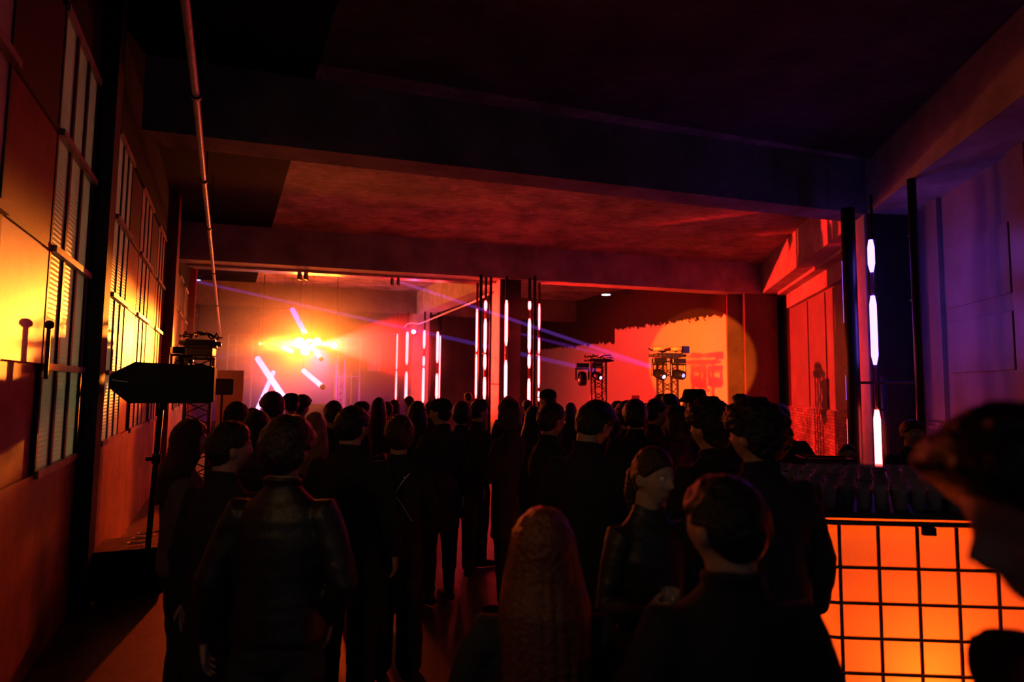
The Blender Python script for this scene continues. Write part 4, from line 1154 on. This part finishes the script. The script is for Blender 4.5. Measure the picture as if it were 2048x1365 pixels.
person(957, 795, 6.4, -58, 'person with flat-topped hair turned right before the yellow column face', 'quiff', 'hair_dark', 'jacket', 'black_cloth', 'loose', 'black_cloth', ('down', 'drink'))
person(1020, 798, 5.1, 58, 'person with shoulder hair turned left before the yellow column face', 'bob', 'hair_brown', 'coat', 'dark_cloth', 'slim', 'black_cloth', ('chest', 'chest'), wx=.96)
person(1018, 791, 8.6, 10, 'distant person whose hair is rimmed by the middle column tube', 'full', 'hair_brown', 'shirt', 'dark_cloth', arms=('down', 'drink'))
person(1101, 803, 4.3, -52, 'broad person facing right below the rightmost middle column tubes', 'short', 'hair_dark', 'jacket', 'black_cloth', 'loose', 'black_cloth', ('down', 'drink'), near=1, wx=1.05, skin='skin_tan')
person(1066, 812, 6.1, -20, 'person with loose hair half hidden behind the broad person facing right', 'straight', 'hair_dark', 'shirt', 'dark_cloth', 'slim', 'black_cloth', ('chest', 'down'), wx=.92)
person(1097, 776, 7.2, 48, 'tall red-lit person in a flat cap facing left above the crowd', 'cap', 'hair_dark', 'jacket', 'dark_cloth', arms=('down', 'chest'), hat='cap')
bend_m = person(1176, 787, 3.3, -28, 'tall person with tall hair looking down, pale hand at the chest', 'quiff', 'hair_dark', 'jacket', 'black_cloth', 'loose', 'black_cloth', ('down', 'chest'), hy=-20, hp=-22, near=1, wx=1.05)
person(1215, 815, 6.2, 0, 'person with small rounded head right of the tall-haired person', 'short', 'hair_dark', 'shirt', 'dark_cloth', arms=('down', 'down'))
person(1237, 801, 7.8, 62, 'distant person facing left with a red-lit face at the plaster wall', 'short', 'hair_dark', 'jacket', 'dark_cloth', arms=('drink', 'down'))
person(1270, 797, 5.0, -5, 'person with wavy full hair in front of the red plaster wall', 'full', 'hair_dark', 'jacket', 'black_cloth', arms=('chest', 'down'), wx=1.0)
person(1254, 802, 5.9, 15, 'person with curls just left of the wavy full hair', 'curly', 'hair_dark', 'shirt', 'black_cloth', arms=('down', 'down'))
person(1309, 796, 5.5, -70, 'person facing right directly below the lattice tower', 'short', 'hair_dark', 'jacket', 'wine_cloth', arms=('down', 'drink'))
person(1324, 787, 7.5, 20, 'taller person at the left foot of the lattice tower', 'full', 'hair_dark', 'jacket', 'black_cloth', arms=('down', 'down'))
person(1341, 786, 6.7, 75, 'person facing left at the right foot of the lattice tower', 'short', 'hair_dark', 'jacket', 'black_cloth', arms=('drink', 'down'))
person(1391, 777, 5.8, 55, 'person in a bucket hat before the orange lit wall', 'bucket', 'hair_dark', 'jacket', 'wine_cloth', arms=('drink', 'down'), hat='bucket')
person(1358, 812, 4.6, 70, 'purple-lit person facing left below the bucket hat', 'bob', 'hair_dark', 'shirt', 'wine_cloth', arms=('drink', 'drink'), wx=.92)
person(1421, 795, 3.2, 20, 'big-headed person with bushy hair left of the two near the bar', 'curly', 'hair_dark', 'jacket', 'black_cloth', 'loose', 'black_cloth', ('drink', 'down'), hy=15, near=1)
person(1514, 797, 2.62, 12, 'person with bushy hair nearer the red wall, back to us', 'curly', 'hair_dark', 'puffer', 'black_cloth', 'loose', 'black_cloth', ('drink', 'down'), hy=22, near=1, wx=1.08)
person(1485, 785, 7.0, 62, 'distant person in glasses facing left before the red pillar', 'quiff', 'hair_dark', 'shirt', 'dark_cloth', arms=('down', 'down'))
person(1556, 806, 5.25, -25, 'wine-clad person whose shoulder slopes behind the bushy hair', 'short', 'hair_dark', 'coat', 'wine_cloth', 'loose', 'black_cloth', ('down', 'bar'), wx=1.1)
# woman with the glass
wm = person(1298, 886, 2.35, 203, 'person with tied hair facing us, gazing right, ringed hand round a glass', 'tied', 'hair_brown', 'shirt', 'leather', 'slim', 'black_cloth', ('down', 'drink'), hy=14, hp=-4, near=2, wx=.92, skin='skin')
person(1088, 1016, 1.68, 5, 'close person with long reddish hair seen from behind, low in the picture', 'long', 'hair_red', 'shirt', 'black_cloth', 'slim', 'black_cloth', ('chest', 'chest'), near=1, wx=1.08)
person(1456, 946, 1.46, 8, 'closest central person, black rounded shoulders filling the lower right', 'short', 'hair_dark', 'jacket', 'black_cloth', 'loose', 'black_cloth', ('drink', 'down'), hy=18, near=1, wx=1.08)
person(2540, 850, .74, 92, 'blurred person with curly fringe at the right edge, profile to the left', 'shag', 'hair_dark', 'jacket', 'black_cloth', 'loose', 'black_cloth', ('down', 'down'), near=2, wx=1.05, skin='skin_tan', lean=.3, hp=-2)
# bartenders
person(1683, 880, 5.6, 160, 'bartender in black bending over the bar left of the bright tube', 'crop', 'hair_dark', 'shirt', 'black_cloth', arms=('bar', 'bar'), lean=.45, group='bartenders behind the bar')
person(1822, 838, 5.15, 175, 'bartender in black standing right of the bright tube', 'short', 'hair_dark', 'shirt', 'black_cloth', arms=('bar', 'bar'), near=1, wx=1.08, skin='skin_tan', group='bartenders behind the bar')
# --- crowd towards the stage
person(472, 803, 4.9, -30, 'person with long dark hair right of the small brown loudspeaker', 'straight', 'hair_dark', 'jacket', 'black_cloth', arms=('down', 'drink'), wx=.95)
person(504, 815, 6.0, 0, 'person with a low rounded head left of the crossed light tubes', 'short', 'hair_brown', 'shirt', 'dark_cloth', arms=('phone', 'down'))
person(513, 822, 4.2, -10, 'person in a shiny-strapped top just behind the leather jacket wearer', 'bob', 'hair_dark', 'shirt', 'leather', arms=('down', 'chest'), wx=.94)
person(546, 782, 5.5, 45, 'person with bowl-cut hair facing left under the crossed light tubes', 'full', 'hair_brown', 'jacket', 'black_cloth', arms=('drink', 'down'))
person(583, 784, 6.6, 35, 'person in a backward cap right of the bowl-cut hair', 'cap', 'hair_dark', 'jacket', 'black_cloth', arms=('down', 'chest'), hat='cap')
person(603, 790, 7.6, -35, 'pink-edged person behind the backward cap', 'curly', 'hair_dark', 'shirt', 'wine_cloth', arms=('down', 'down'))
person(668, 800, 5.4, 25, 'person with hair clip facing left beside the blonde', 'bun' if False else 'short', 'hair_brown', 'shirt', 'dark_cloth', arms=('phone', 'down'))
person(720, 800, 6.2, -60, 'person with swept hair turned right before the orange haze', 'quiff', 'hair_dark', 'jacket', 'black_cloth', arms=('down', 'drink'))
person(757, 795, 7.4, -5, 'slim person with long hair left of the far column', 'long', 'hair_dark', 'shirt', 'wine_cloth', arms=('drink', 'down'), wx=.92)
person(775, 803, 8.4, 30, 'small distant person right of the slim long-haired one', 'short', 'hair_dark', 'shirt', 'dark_cloth', arms=('down', 'down'))
person(789, 799, 9.1, 10, 'distant person with round dark hair at the far column foot', 'full', 'hair_dark', 'jacket', 'wine_cloth', arms=('chest', 'down'))
person(819, 792, 10.6, 55, 'distant person with pale collar facing left at far column', 'short', 'hair_brown', 'shirt', 'white_cloth', arms=('drink', 'down'))
person(862, 800, 8.2, -15, 'distant person behind the peaked cap, head only', 'short', 'hair_dark', 'shirt', 'dark_cloth', arms=('down', 'down'))
person(937, 783, 12.6, 50, 'faraway bald-lit person against the dark red wall', 'crop', 'hair_brown', 'shirt', 'dark_cloth', arms=('down', 'down'))
person(1055, 799, 9.7, 20, 'distant person between the middle column tubes', 'short', 'hair_dark', 'shirt', 'dark_cloth', arms=('down', 'drink'))
person(1141, 806, 8.3, -10, 'distant person with low head between column and dim tower', 'bob', 'hair_dark', 'shirt', 'dark_cloth', arms=('down', 'down'), wx=.93)
person(1292, 806, 9.2, 80, 'distant person low between the wavy hair and the tower', 'short', 'hair_dark', 'shirt', 'wine_cloth', arms=('drink', 'down'))
person(1462, 812, 6.2, -35, 'person glimpsed between the two bushy heads near the bar', 'short', 'hair_dark', 'shirt', 'wine_cloth', arms=('down', 'drink'))
person(1200, 800, 9.5, 5, 'faraway person standing beneath the dim tower', 'full', 'hair_dark', 'jacket', 'dark_cloth', arms=('down', 'down'))
bpy.data.objects.remove(_tmp)

# glass in the woman's hand, and her rings
bpy.context.view_layer.update()
S, E, Wr, D, N = arm_pose('drink', 1)
D = D.normalized(); N = (N - D * N.dot(D)).normalized()
gp = wm.matrix_world @ (Wr + D * .085 - N * .038)
q = bmesh.new(); lathe(q, [(.028, -.07), (.034, .07), (.0355, .072), (.032, .066), (.026, -.062)], 20)
t = tag(empty('drinking_glass', gp), 'clear tumbler held in the ringed hand', 'glass')
obj('tumbler', q, clear, t, True)
q = bmesh.new(); lathe(q, [(.025, -.06), (.029, .01), (.001, .0101)], 20)
obj('drink', q, mat('drink_liquid', (.08, .03, .01), .1, .6), t, True)
sd = D.cross(N) * -1
for off, kk in ((.011, .35), (-.031, .3)):
    c = Wr + D * (.083 - abs(off) * .12) + sd * off + (D * .78 - N * .30).normalized() * .018
    q = bmesh.new(); ax = (D * .8 - N * .35).normalized(); a1 = sd; a2 = ax.cross(a1).normalized()
    tube(q, [c + (a1 * math.cos(a) + a2 * math.sin(a)) * .0105 for a in [2*math.pi*k/14 for k in range(15)]], .002, 6)
    ball(q, c + N * .0125, .0035, seg=8)
    obj('ring', q, M['gold'], wm, True)
